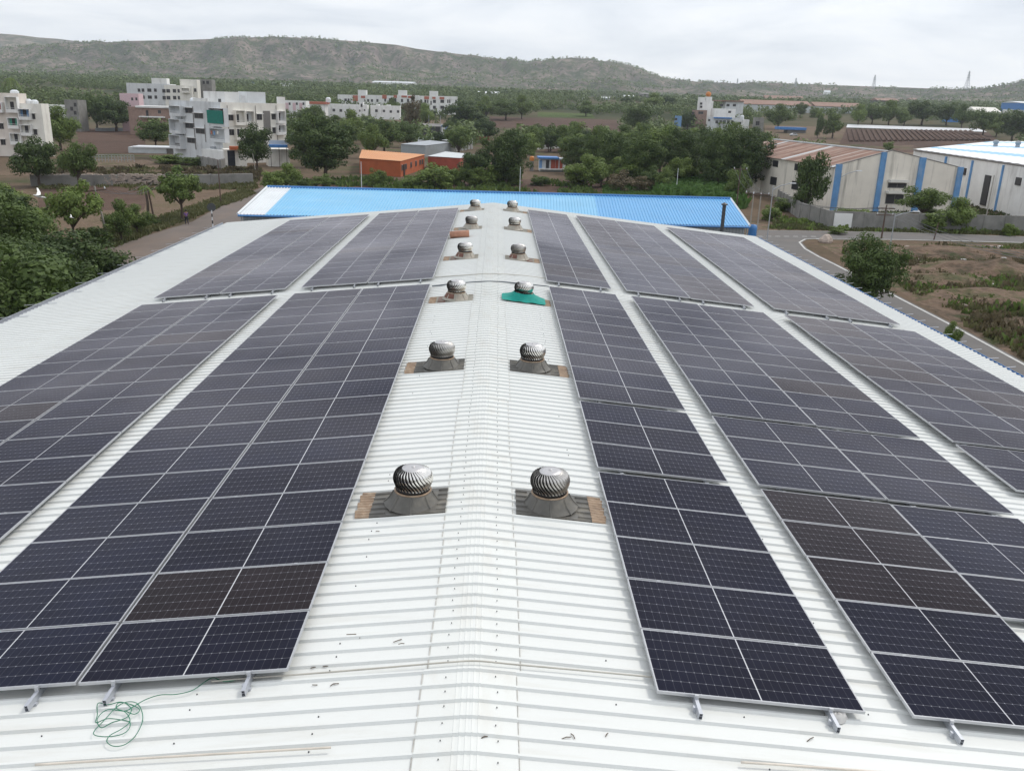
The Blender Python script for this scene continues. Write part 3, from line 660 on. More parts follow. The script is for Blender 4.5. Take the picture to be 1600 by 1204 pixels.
def resin_mesh(side):
    b = MB(); 
    for k in range(10):
        y0 = -.44 + k * .0886; x0 = .60; x1 = .60 + .21 + .012 * ((k * 7) % 3); 
        xs = sorted((side * x0 - side * .0, side * x1)); b.add([(xs[0], y0, .032), (xs[1], y0, .022), (xs[1], y0 + .0886, .030), (xs[0], y0 + .0886, .040), (xs[0], y0 + .03, .052), (xs[1], y0 + .03, .046)], [(0, 1, 5, 4), (4, 5, 2, 3), (0, 4, 3), (1, 2, 5)])
    return b.mesh('resin_patch', MT['resin'])
RS = {s: resin_mesh(s) for s in (-1, 1)}
ypos = [12.2, 19.45, 26.7, 34.25, 42.55, 49.9]
vl = ['nearest', 'second nearest', 'third nearest', 'fourth nearest', 'fifth nearest', 'farthest']
for side in (-1, 1):
    for k, y in enumerate(ypos):
        x = -1.02 if side < 0 else 1.07; an = AR if side > 0 else -AL
        lab = '%s steel turbine ventilator %s of the ridge, on a %s base' % (vl[k], 'right' if side > 0 else 'left', 'dark grey fibreglass' if k < 2 else 'pale fibreglass')
        if side > 0 and k == 2: lab = 'steel turbine ventilator with teal netting wrapped over its base, right of the ridge'
        v = thing('turbine_ventilator', lab, 'roof ventilator', (x, y, roofz(x) + .0), (0, 0, 0), 'turbine ventilators along the ridge')
        mk = 'skirt' if k < 2 else 'skirt2'
        o = obj('base_plate', BS[side, mk], v, (side * .02, 0, .0), (0, an, 0))
        obj('resin_patch', RS[side], o)
        if k in (2, 3) and not (side > 0 and k == 2):
            pm = MB(); sgn = -1
            pm.lathe([(.405, .0), (.390, .03), (.350, .11), (.305, .20)], 36)
            n = 36; pm.f = [f for f in pm.f if (f[0] % n) in range(19, 26)]; pm.m = [0] * len(pm.f)
            pm.build('primer_patch', MT['redprim'], v, loc=(0, 0, .03))
            MB().box(side * .42 - .12, side * .42 + .12, -.432, .3, .036, .046).build('primer_patch', MT['redprim'], o)
        obj('skirt', CN[mk], v, (0, 0, .03)); obj('skirt_rim', CREST[0], v, (0, 0, .03))
        cz_ = .285; cl_ = obj('collar', RING, v, (0, 0, cz_)); co_ = obj('inner_shade', INNER_SHADE, v, (0, 0, cz_)); tl = (RND.uniform(-.035, .035), RND.uniform(-.035, .035))
        rz = RND.uniform(0, 6); va_ = obj('vanes', VAN2 if (k + (side > 0)) % 3 == 1 else VAN, v, (0, 0, cz_), (tl[0], tl[1], rz)); td_ = obj('top_disc', TOP, v, (0, 0, cz_), (tl[0], tl[1], rz))
        for o_ in (co_, va_, td_): o_.scale = (1, 1, .80)
        if side > 0 and k == 2:
            # netting: draped from the collar over the base sheet
            b = MB(); n = 40; rings = []
            for i in range(7):
                t = i / 6; row = []
                for j in range(n):
                    a = 2 * pi * j / n; ex = .68; ey = .47
                    c_, s_ = cos(a), sin(a); sq = 1 / max(abs(c_) / ex, abs(s_) / ey)
                    rr = .31 + (sq - .31) * t ** 1.35; zz = .215 * (1 - t) ** 1.2 + .075 + .012 * sin(a * 9 + t * 5) * t
                    lx = rr * c_; row.append((lx, rr * s_ + .015 * sin(a * 5), zz - lx * tan(AR)))
                rings.append(row)
            b.add([p for r in rings for p in r], [(i * n + j, i * n + (j + 1) % n, (i + 1) * n + (j + 1) % n, (i + 1) * n + j) for i in range(6) for j in range(n)])
            nto = b.build('teal_netting', MT['teal'], smooth=True, loc=(x, y, roofz(x)), label='teal green netting draped over the base of the third ventilator right of the ridge', category='netting')

# ------------------------------------------------------------------ loose things on the roof
def rp_(px, py, h=.0):
    """point on the roof surface below a photo pixel"""
    d = ray(px, py)
    for s, a in ((1, AR), (-1, AL)):
        t_ = tan(a); t = (RIDGE + h - s * C0.x * t_ - C0.z) / (d.z + s * d.x * t_); X = C0 + d * t
        if X.x * s >= 0: return X
def cable(name, pxs, r, m, label, cat, h=.04, group=None, sub=8):
    P = [rp_(a, b_, h) for a, b_ in pxs]; pts = []
    for i in range(len(P) - 1):
        p0 = P[max(i - 1, 0)]; p1 = P[i]; p2 = P[i + 1]; p3 = P[min(i + 2, len(P) - 1)]
        for k in range(sub):
            t = k / sub; q = .5 * ((2 * p1) + (p2 - p0) * t + (2 * p0 - 5 * p1 + 4 * p2 - p3) * t * t + (3 * p1 - p0 - 3 * p2 + p3) * t ** 3)
            q.z = max(q.z, roofz(q.x) + h * .9); pts.append(q)
    pts.append(P[-1]); return MB().tube(pts, r, 6).build(name, m, label=label, category=cat, group=group, smooth=True)
cable('cable', [(330, 1064), (400, 1058), (520, 1049), (640, 1039), (700, 1034), (745, 1032), (800, 1037), (900, 1046), (1040, 1059)], .010, MT['cable'], 'pale cable crossing the ridge just in front of the near panels', 'cable', .045)
cable('cable', [(675, 447), (720, 442), (768, 439.5), (815, 443), (858, 447.5)], .02, MT['cabled'], 'dark cable crossing the ridge between the near and far arrays', 'cable', .045)
cable('cable', [(680, 433), (720, 430), (768, 427.5), (815, 430), (854, 435)], .012, MT['cable'], 'thin grey cable crossing the ridge just behind the dark one', 'cable', .045)
cable('plastic_pipe', [(55, 1194), (290, 1180), (517, 1167)], .012, MT['pipe'], 'thin cream plastic pipe lying across the ribs at the bottom left', 'pipe', .05)
cable('plastic_pipe', [(1158, 1190), (1250, 1196), (1400, 1207)], .012, MT['pipe'], 'thin cream plastic pipe lying on the roof at the bottom right', 'pipe', .05)
cable('green_wire', [(372, 1061), (350, 1064), (333, 1058), (318, 1066), (300, 1078), (275, 1084), (250, 1085), (228, 1092), (210, 1102), (195, 1110), (168, 1108), (152, 1122), (158, 1136), (175, 1128),
                     (198, 1120), (205, 1106), (190, 1096), (170, 1100), (153, 1098), (152, 1116), (150, 1128), (168, 1122), (190, 1124), (203, 1128), (200, 1140), (185, 1148), (160, 1150), (146, 1144), (165, 1122), (182, 1104), (198, 1096), (214, 1098), (222, 1112),
                     (222, 1128), (212, 1148), (196, 1162), (178, 1165), (167, 1158), (172, 1148), (190, 1138), (203, 1126), (196, 1112), (182, 1106), (186, 1097), (205, 1100), (218, 1108), (210, 1115), (196, 1110)],
      .0045, MT['wire'], 'tangled green wire lying on the white ribs below the near left panels', 'wire', .038, sub=6)
p = rp_(1306, 1122)
b = MB().lathe([(.001, .075), (.03, .085), (.075, .075), (.10, .04), (.115, 0)], 14, (0, 0, 0))
for i, v in enumerate(b.v): b.v[i] = (v[0] * (1.2 + .15 * sin(i)), v[1] * (.8 + .12 * cos(i * 1.7)), v[2] * (1 + .2 * sin(i * 2.3)))
b.build('plastic_bag', MT['clear'], loc=p + Vector((0, 0, .01)), smooth=True, label='crumpled clear plastic bag beside the right panel rail', category='bag')
p = rp_(719, 372)
r = thing('rolled_bundle', 'rolled brown cover tied up beside the fifth ventilator left of the ridge', 'bundle', p + Vector((0, 0, .03)), (0, -AL, 0))
b = MB()
for k in range(3):
    b.tube([(-.45 + .05 * k, -.05 + .02 * k, .15 - .0 * k), (.0, .02 * k, .16), (.42 - .03 * k, .03 * k, .15)], [.155, .15 - .01 * k, .155], 14)
b.build('roll', MT['cardb'], r, smooth=True)
MB().lathe([(.160, -.02), (.160, .02)], 16).build('tie', MT['twig'], r, loc=(-.35, 0, .15), rot=(0, pi / 2, 0)); MB().lathe([(.160, -.02), (.160, .02)], 16).build('tie', MT['twig'], r, loc=(.33, .03, .15), rot=(0, pi / 2, 0))
for k, (a, c, an_) in enumerate([(549, 991, .1), (564, 995, 1.2), (621, 1001, .6), (627, 1006, .2), (490, 1043, .4), (510, 1041, .2), (492, 1070, 0), (525, 1068, .1), (430, 1165, .1), (757, 1152, .4), (305, 1122, .5), (895, 1150, 2), (1266, 1155, .6), (590, 830, .1), (343, 1072, .1), (435, 1166, .3), (885, 1153, .3), (948, 1148, 1.), (520, 1070, .7)]):
    q = rp_(a, c, .006); l = RND.uniform(.025, .055)
    MB().tube([(-l, 0, .006), (0, RND.uniform(-.01, .01), .012), (l, 0, .006)], .005, 5).build('twig', MT['twig'], loc=q, rot=(0, 0, an_), label='small dry twig on the white roof, ' + ('left of the ridge by the near panels' if a < 480 else 'left of the ridge before the near panels' if c > 1020 else 'left of the ridge beside the near panels' if a < 640 else 'right of the ridge'), category='twig', group='dry twigs scattered on the roof')

# ------------------------------------------------------------------ blue roofed building beyond
rf = [atZ(418, 292.5, 7.3), atZ(1141, 311, 7.3)]; ev = [atZ(372, 335, 6.2), atZ(1171, 353.5, 6.2)]
bk = [rf[0] + (rf[0] - ev[0]), rf[1] + (rf[1] - ev[1])]
for v in bk: v.z = 6.2
blue = thing('factory_building', 'long low building with a bright blue ribbed roof just beyond the warehouse', 'building', (0, 0, 0))
MB().prism([ev[0] + Vector((.25, .3, 0)), ev[1] + Vector((-.25, .3, 0)), bk[1] + Vector((-.25, -.3, 0)), bk[0] + Vector((.25, -.3, 0))], -.5, 6.05).build('wall', MT['greysheet'], blue)
wb = MB(); dd = (ev[1] - ev[0]); nR = 150
for k in range(nR):
    a = ev[0] + dd * (k / nR) + Vector((.1, .27, 0)); wb.add([(a.x, a.y, 0), (a.x + .05, a.y - .05, 0), (a.x + .10, a.y, 0), (a.x, a.y, 6.04), (a.x + .05, a.y - .05, 6.04), (a.x + .10, a.y, 6.04)], [(0, 1, 4, 3), (1, 2, 5, 4)])
wb.build('wall_ribs', MT['greysheet'], blue, kind='stuff')
nS = 40
for k in range(nS):
    for sl in (0, 1):
        q0 = ev if sl == 0 else bk
        u0, u1 = k / nS, (k + 1) / nS; b = MB(); vs = []; fs = []
        m = MT['whitem'] if u1 <= .0501 else (MT['blueroof'] if u0 < .70 else MT['blueroof2'])
        if u0 > .985: m = MT['blueroof2']
        for j in range(4):
            for (f, dz) in ((0, 0), (.62, 0), (.74, .06), (.88, .06)):
                u = u0 + (u1 - u0) * (j + f) / 4; e_ = q0[0].lerp(q0[1], u); t_ = rf[0].lerp(rf[1], u); vs += [(e_.x, e_.y, e_.z + dz), (t_.x, t_.y, t_.z + dz)]
        e_ = q0[0].lerp(q0[1], u1); t_ = rf[0].lerp(rf[1], u1); vs += [(e_.x, e_.y, e_.z), (t_.x, t_.y, t_.z)]
        kk = len(vs) // 2
        b.add(vs, [(2 * i, 2 * i + 2, 2 * i + 3, 2 * i + 1) for i in range(kk - 1)]).build('roof_sheet', m, blue)
MB().tube([rf[0] + Vector((0, 0, .05)), rf[1] + Vector((0, 0, .05))], .13, 6).build('ridge_cap', MT['bluetrim'], blue)
b = MB()
for i in (0, 1):
    o_ = Vector((.04 if i else -.04, 0, .05)); MB().tube([ev[i] + o_, rf[i] + o_, bk[i] + o_], .10, 4).build('verge_trim', MT['whitem'], blue)
MB().tube([ev[0] + Vector((0, -.08, -.08)), ev[1] + Vector((0, -.08, -.08))], .08, 4).build('gutter', MT['bluetrim'], blue)
MB().prism([rf[0] + Vector((0.3, 0, 0)), ev[1] + Vector((-.25, .3, 0)), bk[1] + Vector((-.25, -.3, 0))], 5.0, 5.0)
gb = MB()
for i in (0, 1):
    s = .25 if i == 0 else -.25; gb.add([ev[i] + Vector((s, .3, -.2)), bk[i] + Vector((s, -.3, -.2)), rf[i] + Vector((s, 0, -.06))], [(0, 1, 2), (2, 1, 0)])
gb.build('gable', MT['greysheet'], blue)
# black flue at its right end
p = atY(1128, 358, 66.5); q = atY(1131, 320, 66.5)
r = thing('flue_pipe', 'black flue pipe rising in front of the blue roof at its right end', 'chimney', (p.x, p.y, 0))
MB().lathe([(.14, 3.0), (.14, q.z)], 12, cap=True).build('pipe', MT['dot'], r); MB().lathe([(.25, q.z - .02), (.25, q.z + .05), (.02, q.z + .18)], 12).build('cowl', MT['dot'], r)
p = atY(1176, 358, 84)
r = thing('water_drum', 'dark blue drum stack beside the right end of the blue roofed building', 'drum', (p.x, p.y, 0))
MB().box(-.6, .6, -.6, .6, 0, p.z - .8).build('stand', MT['rustpole'], r); MB().lathe([(.38, p.z - .8), (.42, p.z - .5), (.38, p.z - .2), (.42, p.z + .1), (.34, p.z + .4), (.1, p.z + .45)], 14).build('drum', MT['bluetrim'], r, smooth=True)
#@@PART2@@
# ------------------------------------------------------------------ buildings
def cv(k):
    o = {1: (0, 40, 4), 2: (200, 90, 5.3333), 3: (480, 100, 5.3333), 4: (760, 100, 4), 5: (1150, 90, 3.5556), 0: (0, 0, 1)}[k]
    return lambda x, y: (x / o[2] + o[0], y / o[2] + o[1])
BR = []      # rectangles in the photo that nearer random trees must not hide: x0, y0, x1, y1, distance
class Bld:
    """a building whose front face runs along local x and whose left flank runs along local y"""
    def __init__(s, name, label, cat, px, Y, ang=0, conv=0, group=None, P=None):
        s.cv = cv(conv); q = s.cv(px, 0); p = P or atY(q[0], 300, Y)
        s.g = tz(p.x, p.y); s.P = Vector((p.x, p.y, s.g)); s.a = radians(ang)
        s.ex = Vector((cos(s.a), sin(s.a), 0)); s.ey = Vector((-sin(s.a), cos(s.a), 0))
        s.r = thing(name, label, cat, s.P, (0, 0, s.a), group)
    def uv(s, face, x, y, off=0.0):
        d = ray(*s.cv(x, y)); n = s.ey if face == 'F' else s.ex
        t = ((s.P + n * off) - C0).dot(n) / d.dot(n); X = C0 + d * t - s.P
        return (X.dot(s.ex if face == 'F' else s.ey), X.z)
    def rect(s, face, x0, y0, x1, y1, off=0.0):
        ym = (y0 + y1) / 2; xm = (x0 + x1) / 2
        u0 = s.uv(face, x0, ym, off)[0]; u1 = s.uv(face, x1, ym, off)[0]; z1 = s.uv(face, xm, y0, off)[1]; z0 = s.uv(face, xm, y1, off)[1]
        return min(u0, u1), max(u0, u1), z0, z1
    def bx(s, b, face, u0, u1, z0, z1, o0, o1):
        if face == 'F': b.box(u0, u1, min(o0, o1), max(o0, o1), z0, z1)
        else: b.box(min(o0, o1), max(o0, o1), u0, u1, z0, z1)
    def part(s, name, face, r, o0, o1, m, base=None, parent=None, label=None):
        u0, u1, z0, z1 = s.rect(face, *r, off=min(o0, o1) if o0 < 0 else o0)
        if base is not None: z0 = base
        b = MB(); s.bx(b, face, u0, u1, z0, z1, o0, o1)
        return b.build(name, m, parent or s.r, label=label)
    def body(s, x1, ytop, depth, m, zb=-1.5, x0=None, name='wall', y0=0.0, parapet=.5):
        u1, zt = s.uv('F', x1, ytop, y0); u0 = 0 if x0 is None else s.uv('F', x0, ytop, y0)[0]
        if x0 is not None: zt = s.uv('F', (x0 + x1) / 2, ytop, y0)[1]
        b = MB(); b.box(u0, u1, y0, y0 + depth, zb, zt - parapet); t = .18
        if parapet: b.box(u0, u1, y0, y0 + t, zt - parapet, zt); b.box(u0, u1, y0 + depth - t, y0 + depth, zt - parapet, zt); b.box(u0, u0 + t, y0 + t, y0 + depth - t, zt - parapet, zt); b.box(u1 - t, u1, y0 + t, y0 + depth - t, zt - parapet, zt)
        b.build(name, m, s.r); return u1, zt
    def win(s, face, cx, cy, w, h, shade=True, off=0.0, m=None):
        u0, u1, z0, z1 = s.rect(face, cx - w / 2, cy - h / 2, cx + w / 2, cy + h / 2, off)
        w_k = .06 * (u1 - u0); u0 -= w_k; u1 += w_k; z0 -= .05
        f = .07 * max(1, (u1 - u0) / 2.2); b = MB(); o = off
        s.bx(b, face, u0 - f, u0, z0 - f, z1 + f, o - .05, o); s.bx(b, face, u1, u1 + f, z0 - f, z1 + f, o - .05, o)
        s.bx(b, face, u0, u1, z0 - f, z0, o - .05, o); s.bx(b, face, u0, u1, z1, z1 + f, o - .05, o)
        um = (u0 + u1) / 2; s.bx(b, face, um - f / 2.5, um + f / 2.5, z0, z1, o - .04, o)
        wi = b.build('window', MT['shade'], s.r)
        p = MB(); s.bx(p, face, u0, u1, z0, z1, o - .02, o - .004); p.build('pane', m or MT['dark'], wi)
        if shade:
            q = MB(); s.bx(q, face, u0 - .25, u1 + .25, z1 + f + .02, z1 + f + .12, o - .5, o); q.build('sunshade', MT['wwall'], wi)
    def balcony(s, face, x0, y0, x1, y1, back, wall, out=1.1, door=True, rail=True):
        u0, u1, z0, z1 = s.rect(face, x0, y0, x1, y1, -out); b = MB(); t = .14
        s.bx(b, face, u0, u1, z0, z0 + .16, -out, 0); s.bx(b, face, u0, u1, z1 - .14, z1, -out, 0)
        s.bx(b, face, u0, u0 + t, z0 + .16, z1 - .14, -out, 0); s.bx(b, face, u1 - t, u1, z0 + .16, z1 - .14, -out, 0)
        s.bx(b, face, u0 + t, u1 - t, z0 + .16, z0 + .16 + (.55 if rail else .9), -out, -out + .12)
        if rail: s.bx(b, face, u0 + t, u1 - t, z0 + .95, z0 + 1.02, -out + .02, -out + .07)
        bl = b.build('balcony', wall, s.r)
        p = MB(); s.bx(p, face, u0 + t, u1 - t, z0 + .16, z1 - .14, -.03, -.003); p.build('back_wall', back, bl)
        if door:
            p = MB(); s.bx(p, face, u0 + t + .2 * (u1 - u0), u0 + t + .5 * (u1 - u0), z0 + .16, z0 + 2.3, -.07, -.032); p.build('door', MT['dark'], bl)
def tank(b, x, y, z, r, h): b.lathe([(r, 0), (r * 1.02, h * .75), (r * .5, h), (.05, h)], 12, (x, y, z), cap=True)

# --- white apartment block with green netting
c = Bld('apartment_block', 'grey white four storey apartment block with dark green netting over one balcony', 'apartment block', 820, 200, 45, 2)
u1, zt = c.body(1310, 385, 1.0, MT['cream'], parapet=.8)
uL = c.uv('L', 345, 400)[0]
b = MB(); b.box(0, u1 - .004, 1.0, uL, -1.5, zt - .8); b.build('wall', MT['gwall'], c.r)  # flank painted greyer than the cream front, shaded side put into the colour
b = MB(); b.box(-.003, .18, .2, uL, zt - .797, zt - .1); b.box(.18, u1, uL - .2, uL, zt - .8, zt - .1); b.box(u1 - .2, u1, 1.0, uL - .2, zt - .8, zt - .1); b.build('parapet', MT['gwall'], c.r)
MB().box(-.05, -.004, 0, uL, 3.3, zt + .0).build('side_wall', MT['gwall'], c.r)
for x, y in [(505, 440), (515, 567), (530, 690)]: c.win('L', x, y, 60, 34, True, -.05)
for x, y in [(590, 485), (603, 612)]: c.win('L', x, y, 62, 34, True, -.05)
for y0, y1, bk_ in [(400, 488, 'gwall'), (512, 632, 'gwall'), (645, 758, 'shade')]: c.balcony('L', 342, y0, 432, y1, MT[bk_], MT['gwall'], 1.4)
c.part('green_netting', 'L', (658, 440, 788, 550), -1.2, -1.1, MT['green'])
c.balcony('L', 672, 420, 800, 575, MT['brickwall'], MT['gwall'], 1.05, False); c.balcony('L', 680, 590, 806, 705, MT['gwall'], MT['gwall'], 1.1, False)
for x in (692, 714): c.part('air_conditioner', 'L', (x - 8, 742, x + 8, 762), -.4, -.05, MT['tin'])
c.part('lean_to', 'L', (615, 772, 820, 850), -2.4, -.02, MT['wwall'], base=-.5)
for x, y in [(855, 500), (862, 622), (1095, 495), (1218, 492), (1225, 607), (915, 620)]: c.win('F', x, y, 36, 42)
for q in [(900, 440, 980, 566, 'cream'), (984, 445, 1056, 562, 'gwall'), (906, 590, 980, 690, 'cream'), (1252, 445, 1318, 552, 'gwall'), (1252, 560, 1320, 646, 'gwall')]:
    c.balcony('F', *q[:4], MT[q[4]], MT['cream'] if q[0] < 1200 else MT['wwall'])
c.part('recess_shade', 'F', (1130, 445, 1188, 640), -.06, -.004, MT['shade'])  # flat dark strip painted for the shade of a recess, nothing is cut in
for q in [(630, 282, 806, 384)]: c.part('stair_tower', 'L', q, 2.5, 6, MT['wwall'], base=zt - .8)
c.part('door', 'L', (752, 345, 772, 384), 2.4, 2.49, MT['dark']); c.part('stair_tower', 'F', (995, 287, 1146, 385), 3, 7, MT['gwall'], base=zt - .8)
c.part('roof_wall', 'F', (1245, 328, 1310, 400), 1.2, 1.5, MT['wwall'], base=zt - .8); c.part('roof_wall', 'F', (935, 318, 975, 390), 1.2, 1.5, MT['gwall'], base=zt - .8); c.part('roof_wall', 'L', (540, 338, 655, 380), .2, .5, MT['wwall'], base=zt - .8)
b = MB(); tank(b, 3, 18, zt - .8, .8, 1.5); b.build('water_tank', MT['whitem'], c.r); b = MB(); tank(b, 5.2, 17, zt - .8, .8, 1.4); b.build('water_tank', MT['whitem'], c.r)
for q in [(548, 410, 552, 765), (452, 400, 456, 765), (640, 560, 644, 705)]: c.part('drain_pipe', 'L', q, -.16, -.052, MT['shade'])
for q in [(835, 400, 839, 700), (1068, 400, 1071, 690), (1240, 400, 1243, 690)]: c.part('drain_pipe', 'F', q, -.12, -.01, MT['shade'])
for q, m in [((690, 610, 700, 640), 'redor'), ((712, 612, 724, 645), 'bluew'), ((740, 612, 752, 640), 'cream')]: c.part('laundry', 'L', q, -1.2, -1.15, MT[m])
# shops at its foot
p = atY(355, 255, 196)
c2_ = Bld('shop', 'beige roadside shop with an orange awning at the foot of the grey white apartments', 'shop', 822, 193, 20, 2)
c2_.body(985, 768, 5, MT['cream'], parapet=0); c2_.part('shutter', 'F', (830, 775, 892, 880), -.06, -.01, MT['glass'], base=0); c2_.part('awning', 'F', (848, 742, 975, 770), -1.8, -.02, MT['orangew'])
c3_ = Bld('shop', 'beige roadside shop with a blue awning on posts behind the tree', 'shop', 1185, 196, 20, 2)
c3_.body(1345, 765, 5, MT['cream'], parapet=0); c3_.part('awning', 'F', (1180, 728, 1330, 750), -2.2, -.02, MT['bluetarp']); c3_.part('signboard', 'F', (1175, 690, 1380, 722), -.4, -.02, MT['tin2'])
for x in (1190, 1260, 1322): c3_.part('post', 'F', (x - 2, 750, x + 2, 840), -2.2, -2.1, MT['rustpole'], base=0)
BR += [(262, 148, 460, 250, 195)]
# --- far left apartments
a_ = Bld('apartment_block', 'peach and white apartment block at the left edge with green and blue balcony walls', 'apartment block', -420, 202, 4, 1)
a_.body(112, 425, 4, MT['peach']); a_.body(255, 488, 4, MT['cream'], x0=112, parapet=.6)
for q in [(30, 445, 108, 545, 'cream'), (45, 575, 112, 645, 'greenp'), (60, 672, 130, 745, 'cream'), (112, 520, 186, 590, 'bluew'), (126, 620, 196, 690, 'cream'), (-60, 480, 10, 545, 'redor'), (-160, 480, -90, 560, 'cream'), (-160, 600, -90, 690, 'greenp')]:
    a_.balcony('F', *q[:4], MT[q[4]], MT['wwall'])
for x, y in [(205, 567), (218, 665), (8, 628), (20, 728), (-120, 450), (-40, 628), (-40, 728), (-200, 520), (-200, 628)]: a_.win('F', x, y, 24, 30)
b = MB(); tank(b, 30, 5, 15.0, .9, 1.5)
for x_ in (22, 25, 30): pass
q = a_.uv('F', 128, 488); b = MB(); tank(b, q[0], 4, q[1] - .6, .8, 1.6); b.build('water_tank', MT['whitem'], a_.r); q = a_.uv('F', 168, 488); b = MB(); tank(b, q[0], 4, q[1] - .6, .8, 1.4); b.build('water_tank', MT['whitem'], a_.r)
q = a_.uv('F', 40, 425); b = MB(); tank(b, q[0], 4, q[1] - .5, .9, 1.3); b.build('water_tank', MT['whitem'], a_.r)
BR += [(0, 145, 66, 236, 200)]
# --- small houses behind left
h_ = Bld('house', 'small half built white house with a grey stair tower between the left trees', 'house', 300, 330, 0, 1)
h_.body(420, 500, 8, MT['wwall']); h_.body(482, 465, 7, MT['concrete'], x0=400, y0=-.4)
for x, y in [(470, 495), (448, 520), (470, 545)]: h_.win('F', x, y, 14, 22, False, -.4)
BR += [(74, 155, 122, 182, 330)]
# --- cream building with the tower
b_ = Bld('apartment_block', 'cream apartment block with a tall stair tower behind the grey white one', 'apartment block', 75, 400, 8, 2)
b_.body(345, 222, 14, MT['gwall']); b_.body(320, 172, 6, MT['wwall'], x0=193, y0=.5); b_.body(530, 232, 14, MT['cream'], x0=300, y0=-.6); b_.body(572, 182, 8, MT['cream'], x0=430, y0=2); 
for x in (92, 125, 178, 228): b_.win('F', x, 272, 18 if x != 178 else 28, 24, False); b_.win('F', x + 4, 330, 18 if x != 178 else 28, 24, False)
for x, w_ in ((300, 22), (335, 26), (387, 22), (422, 14)): b_.win('F', x, 278, w_, 26, False, -.6); b_.win('F', x + 2, 335, w_, 26, False, -.6)
b_.balcony('F', 446, 255, 510, 295, MT['shade'], MT['cream'], 1.8); b_.win('F', 560, 272, 16, 26, False, -.6)
BR += [(212, 122, 300, 162, 395)]
d_ = Bld('unfinished_building', 'unfinished grey concrete building with dark openings behind the apartments', 'building', 530, 415, 8, 2)
d_.body(695, 182, 10, MT['concrete'], x0=570); d_.body(640, 232, 9, MT['concrete'], y0=-.6); d_.part('opening', 'F', (585, 245, 610, 330), -.7, -.61, MT['dark']); d_.part('opening', 'F', (622, 195, 640, 220), -.1, -.01, MT['dark']); d_.part('opening', 'F', (652, 195, 675, 220), -.1, -.01, MT['dark'])
e_ = Bld('house', 'small pink house left of the brick house', 'house', 12, 345, 8, 2); e_.body(86, 302, 7, MT['pink']); e_.win('F', 70, 345, 12, 20, False); e_.win('F', 35, 345, 12, 20, False)
e_ = Bld('house', 'low brick house with a flat slab roof behind the grey white apartments', 'house', 70, 320, 5, 2); e_.body(345, 420, 9, MT['brickwall'], parapet=.2); e_.part('slab', 'F', (60, 405, 350, 420), -.6, 9.4, MT['wwall']); e_.win('F', 262, 452, 20, 24, False); e_.part('door', 'F', (150, 440, 170, 490), -.06, -.01, MT['dark']); e_.part('ledge', 'F', (90, 490, 300, 500), -1.5, -.01, MT['wwall'])
BR += [(204, 145, 266, 183, 325)]
e_ = Bld('shed', 'white walled flat shed in the field left of the grey white apartments', 'shed', 38, 226, 8, 2); e_.body(318, 752, 6, MT['tin2'], parapet=0, zb=-.5); e_.part('slab', 'F', (34, 745, 405, 755), -.3, 6.3, MT['whitem']); e_.part('wall', 'F', (319, 757, 405, 820), .3, 5.8, MT['shade'], base=-.5)
BR += [(207, 229, 272, 246, 226)]
e_ = Bld('house', 'low white and pink row house right of the grey white apartments', 'house', 1312, 480, 0, 2); e_.body(1480, 362, 9, MT['wwall'], parapet=.4)
for x in (1325, 1385, 1440): e_.part('panel', 'F', (x - 12, 378, x + 12, 440), -.3, -.01, MT['pink']); e_.win('F', x + 22, 385, 12, 18, False)
e_ = Bld('house', 'low house with a long red roof beside the white row houses', 'house', 1475, 500, 0, 2); e_.body(1640, 375, 9, MT['wwall'], parapet=0); e_.part('roof', 'F', (1470, 368, 1650, 388), -.8, 10, MT['redor']); 
b = MB(); tank(b, 14, 4, e_.uv('F', 1600, 372)[1], 1.4, 2.6); b.build('water_tank', MT['whitem'], e_.r)
# --- white housing colony
def colony(label, x0, x1, yt, Y, wins, towers=(), panels=(), ang=3, m='wwall', group='white houses of the far colony'):
    e = Bld('row_house', label, 'house', x0, Y, ang, 3, group); e.body(x1, yt, 11, MT[m], parapet=.6)
    for x, y, w_, h_ in wins: e.win('F', x, y, w_, h_, False)
    for (a, t, c_) in towers: e.body(c_, t, 5, MT['wwall'], x0=a, y0=1.0, name='stair_tower')
    for p in panels: e.part('panel', 'F', p, -.3, -.01, MT['redor'] if len(p) < 5 else MT['shade'])
    return e
YB, YF_ = 600, 520
colony('white row house with a square tower, leftmost in the rear row of the colony', 278, 500, 262, YB, [(320, 300, 16, 20), (345, 300, 12, 20), (505 - 20, 305, 14, 18)], [(422, 217, 495)], [(380, 262, 422, 310), (448, 266, 490, 285)])
colony('white row house left of the middle tower in the rear row of the colony', 500, 757, 266, YB, [(508, 305, 14, 20), (540, 305, 14, 20), (585, 305, 14, 22), (650, 300, 12, 26), (690, 300, 14, 26), (735, 300, 12, 26), (510, 352, 14, 18)], [], [(625, 258, 662, 290), (720, 260, 757, 284)])
colony('white row house below the middle tower of the colony, behind the wispy tree', 757, 930, 262, YB, [(790, 305, 14, 24), (840, 305, 14, 24), (800, 350, 14, 20)], [(758, 219, 830)], [(840, 268, 880, 285), (785, 264, 830, 280)])
colony('white row house between the wispy tree and the right tower of the colony', 930, 1018, 268, YB, [(950, 310, 14, 24), (985, 312, 14, 26), (1005, 312, 8, 26), (985, 350, 14, 20)], [], [(975, 270, 1015, 295)])
colony('four storey white block with stacked balconies at the right end of the colony', 1018, 1252, 272, YB - 15, [(1060, 312, 20, 24), (1060, 362, 20, 24), (1060, 412, 20, 20), (1125, 312, 26, 24), (1125, 362, 26, 24), (1125, 408, 26, 20), (1172, 312, 8, 26), (1188, 312, 8, 26), (1240, 315, 10, 28), (1032, 325, 8, 30)], [(1018, 226, 1090)], [(1042, 275, 1070, 292), (1103, 276, 1142, 295)])
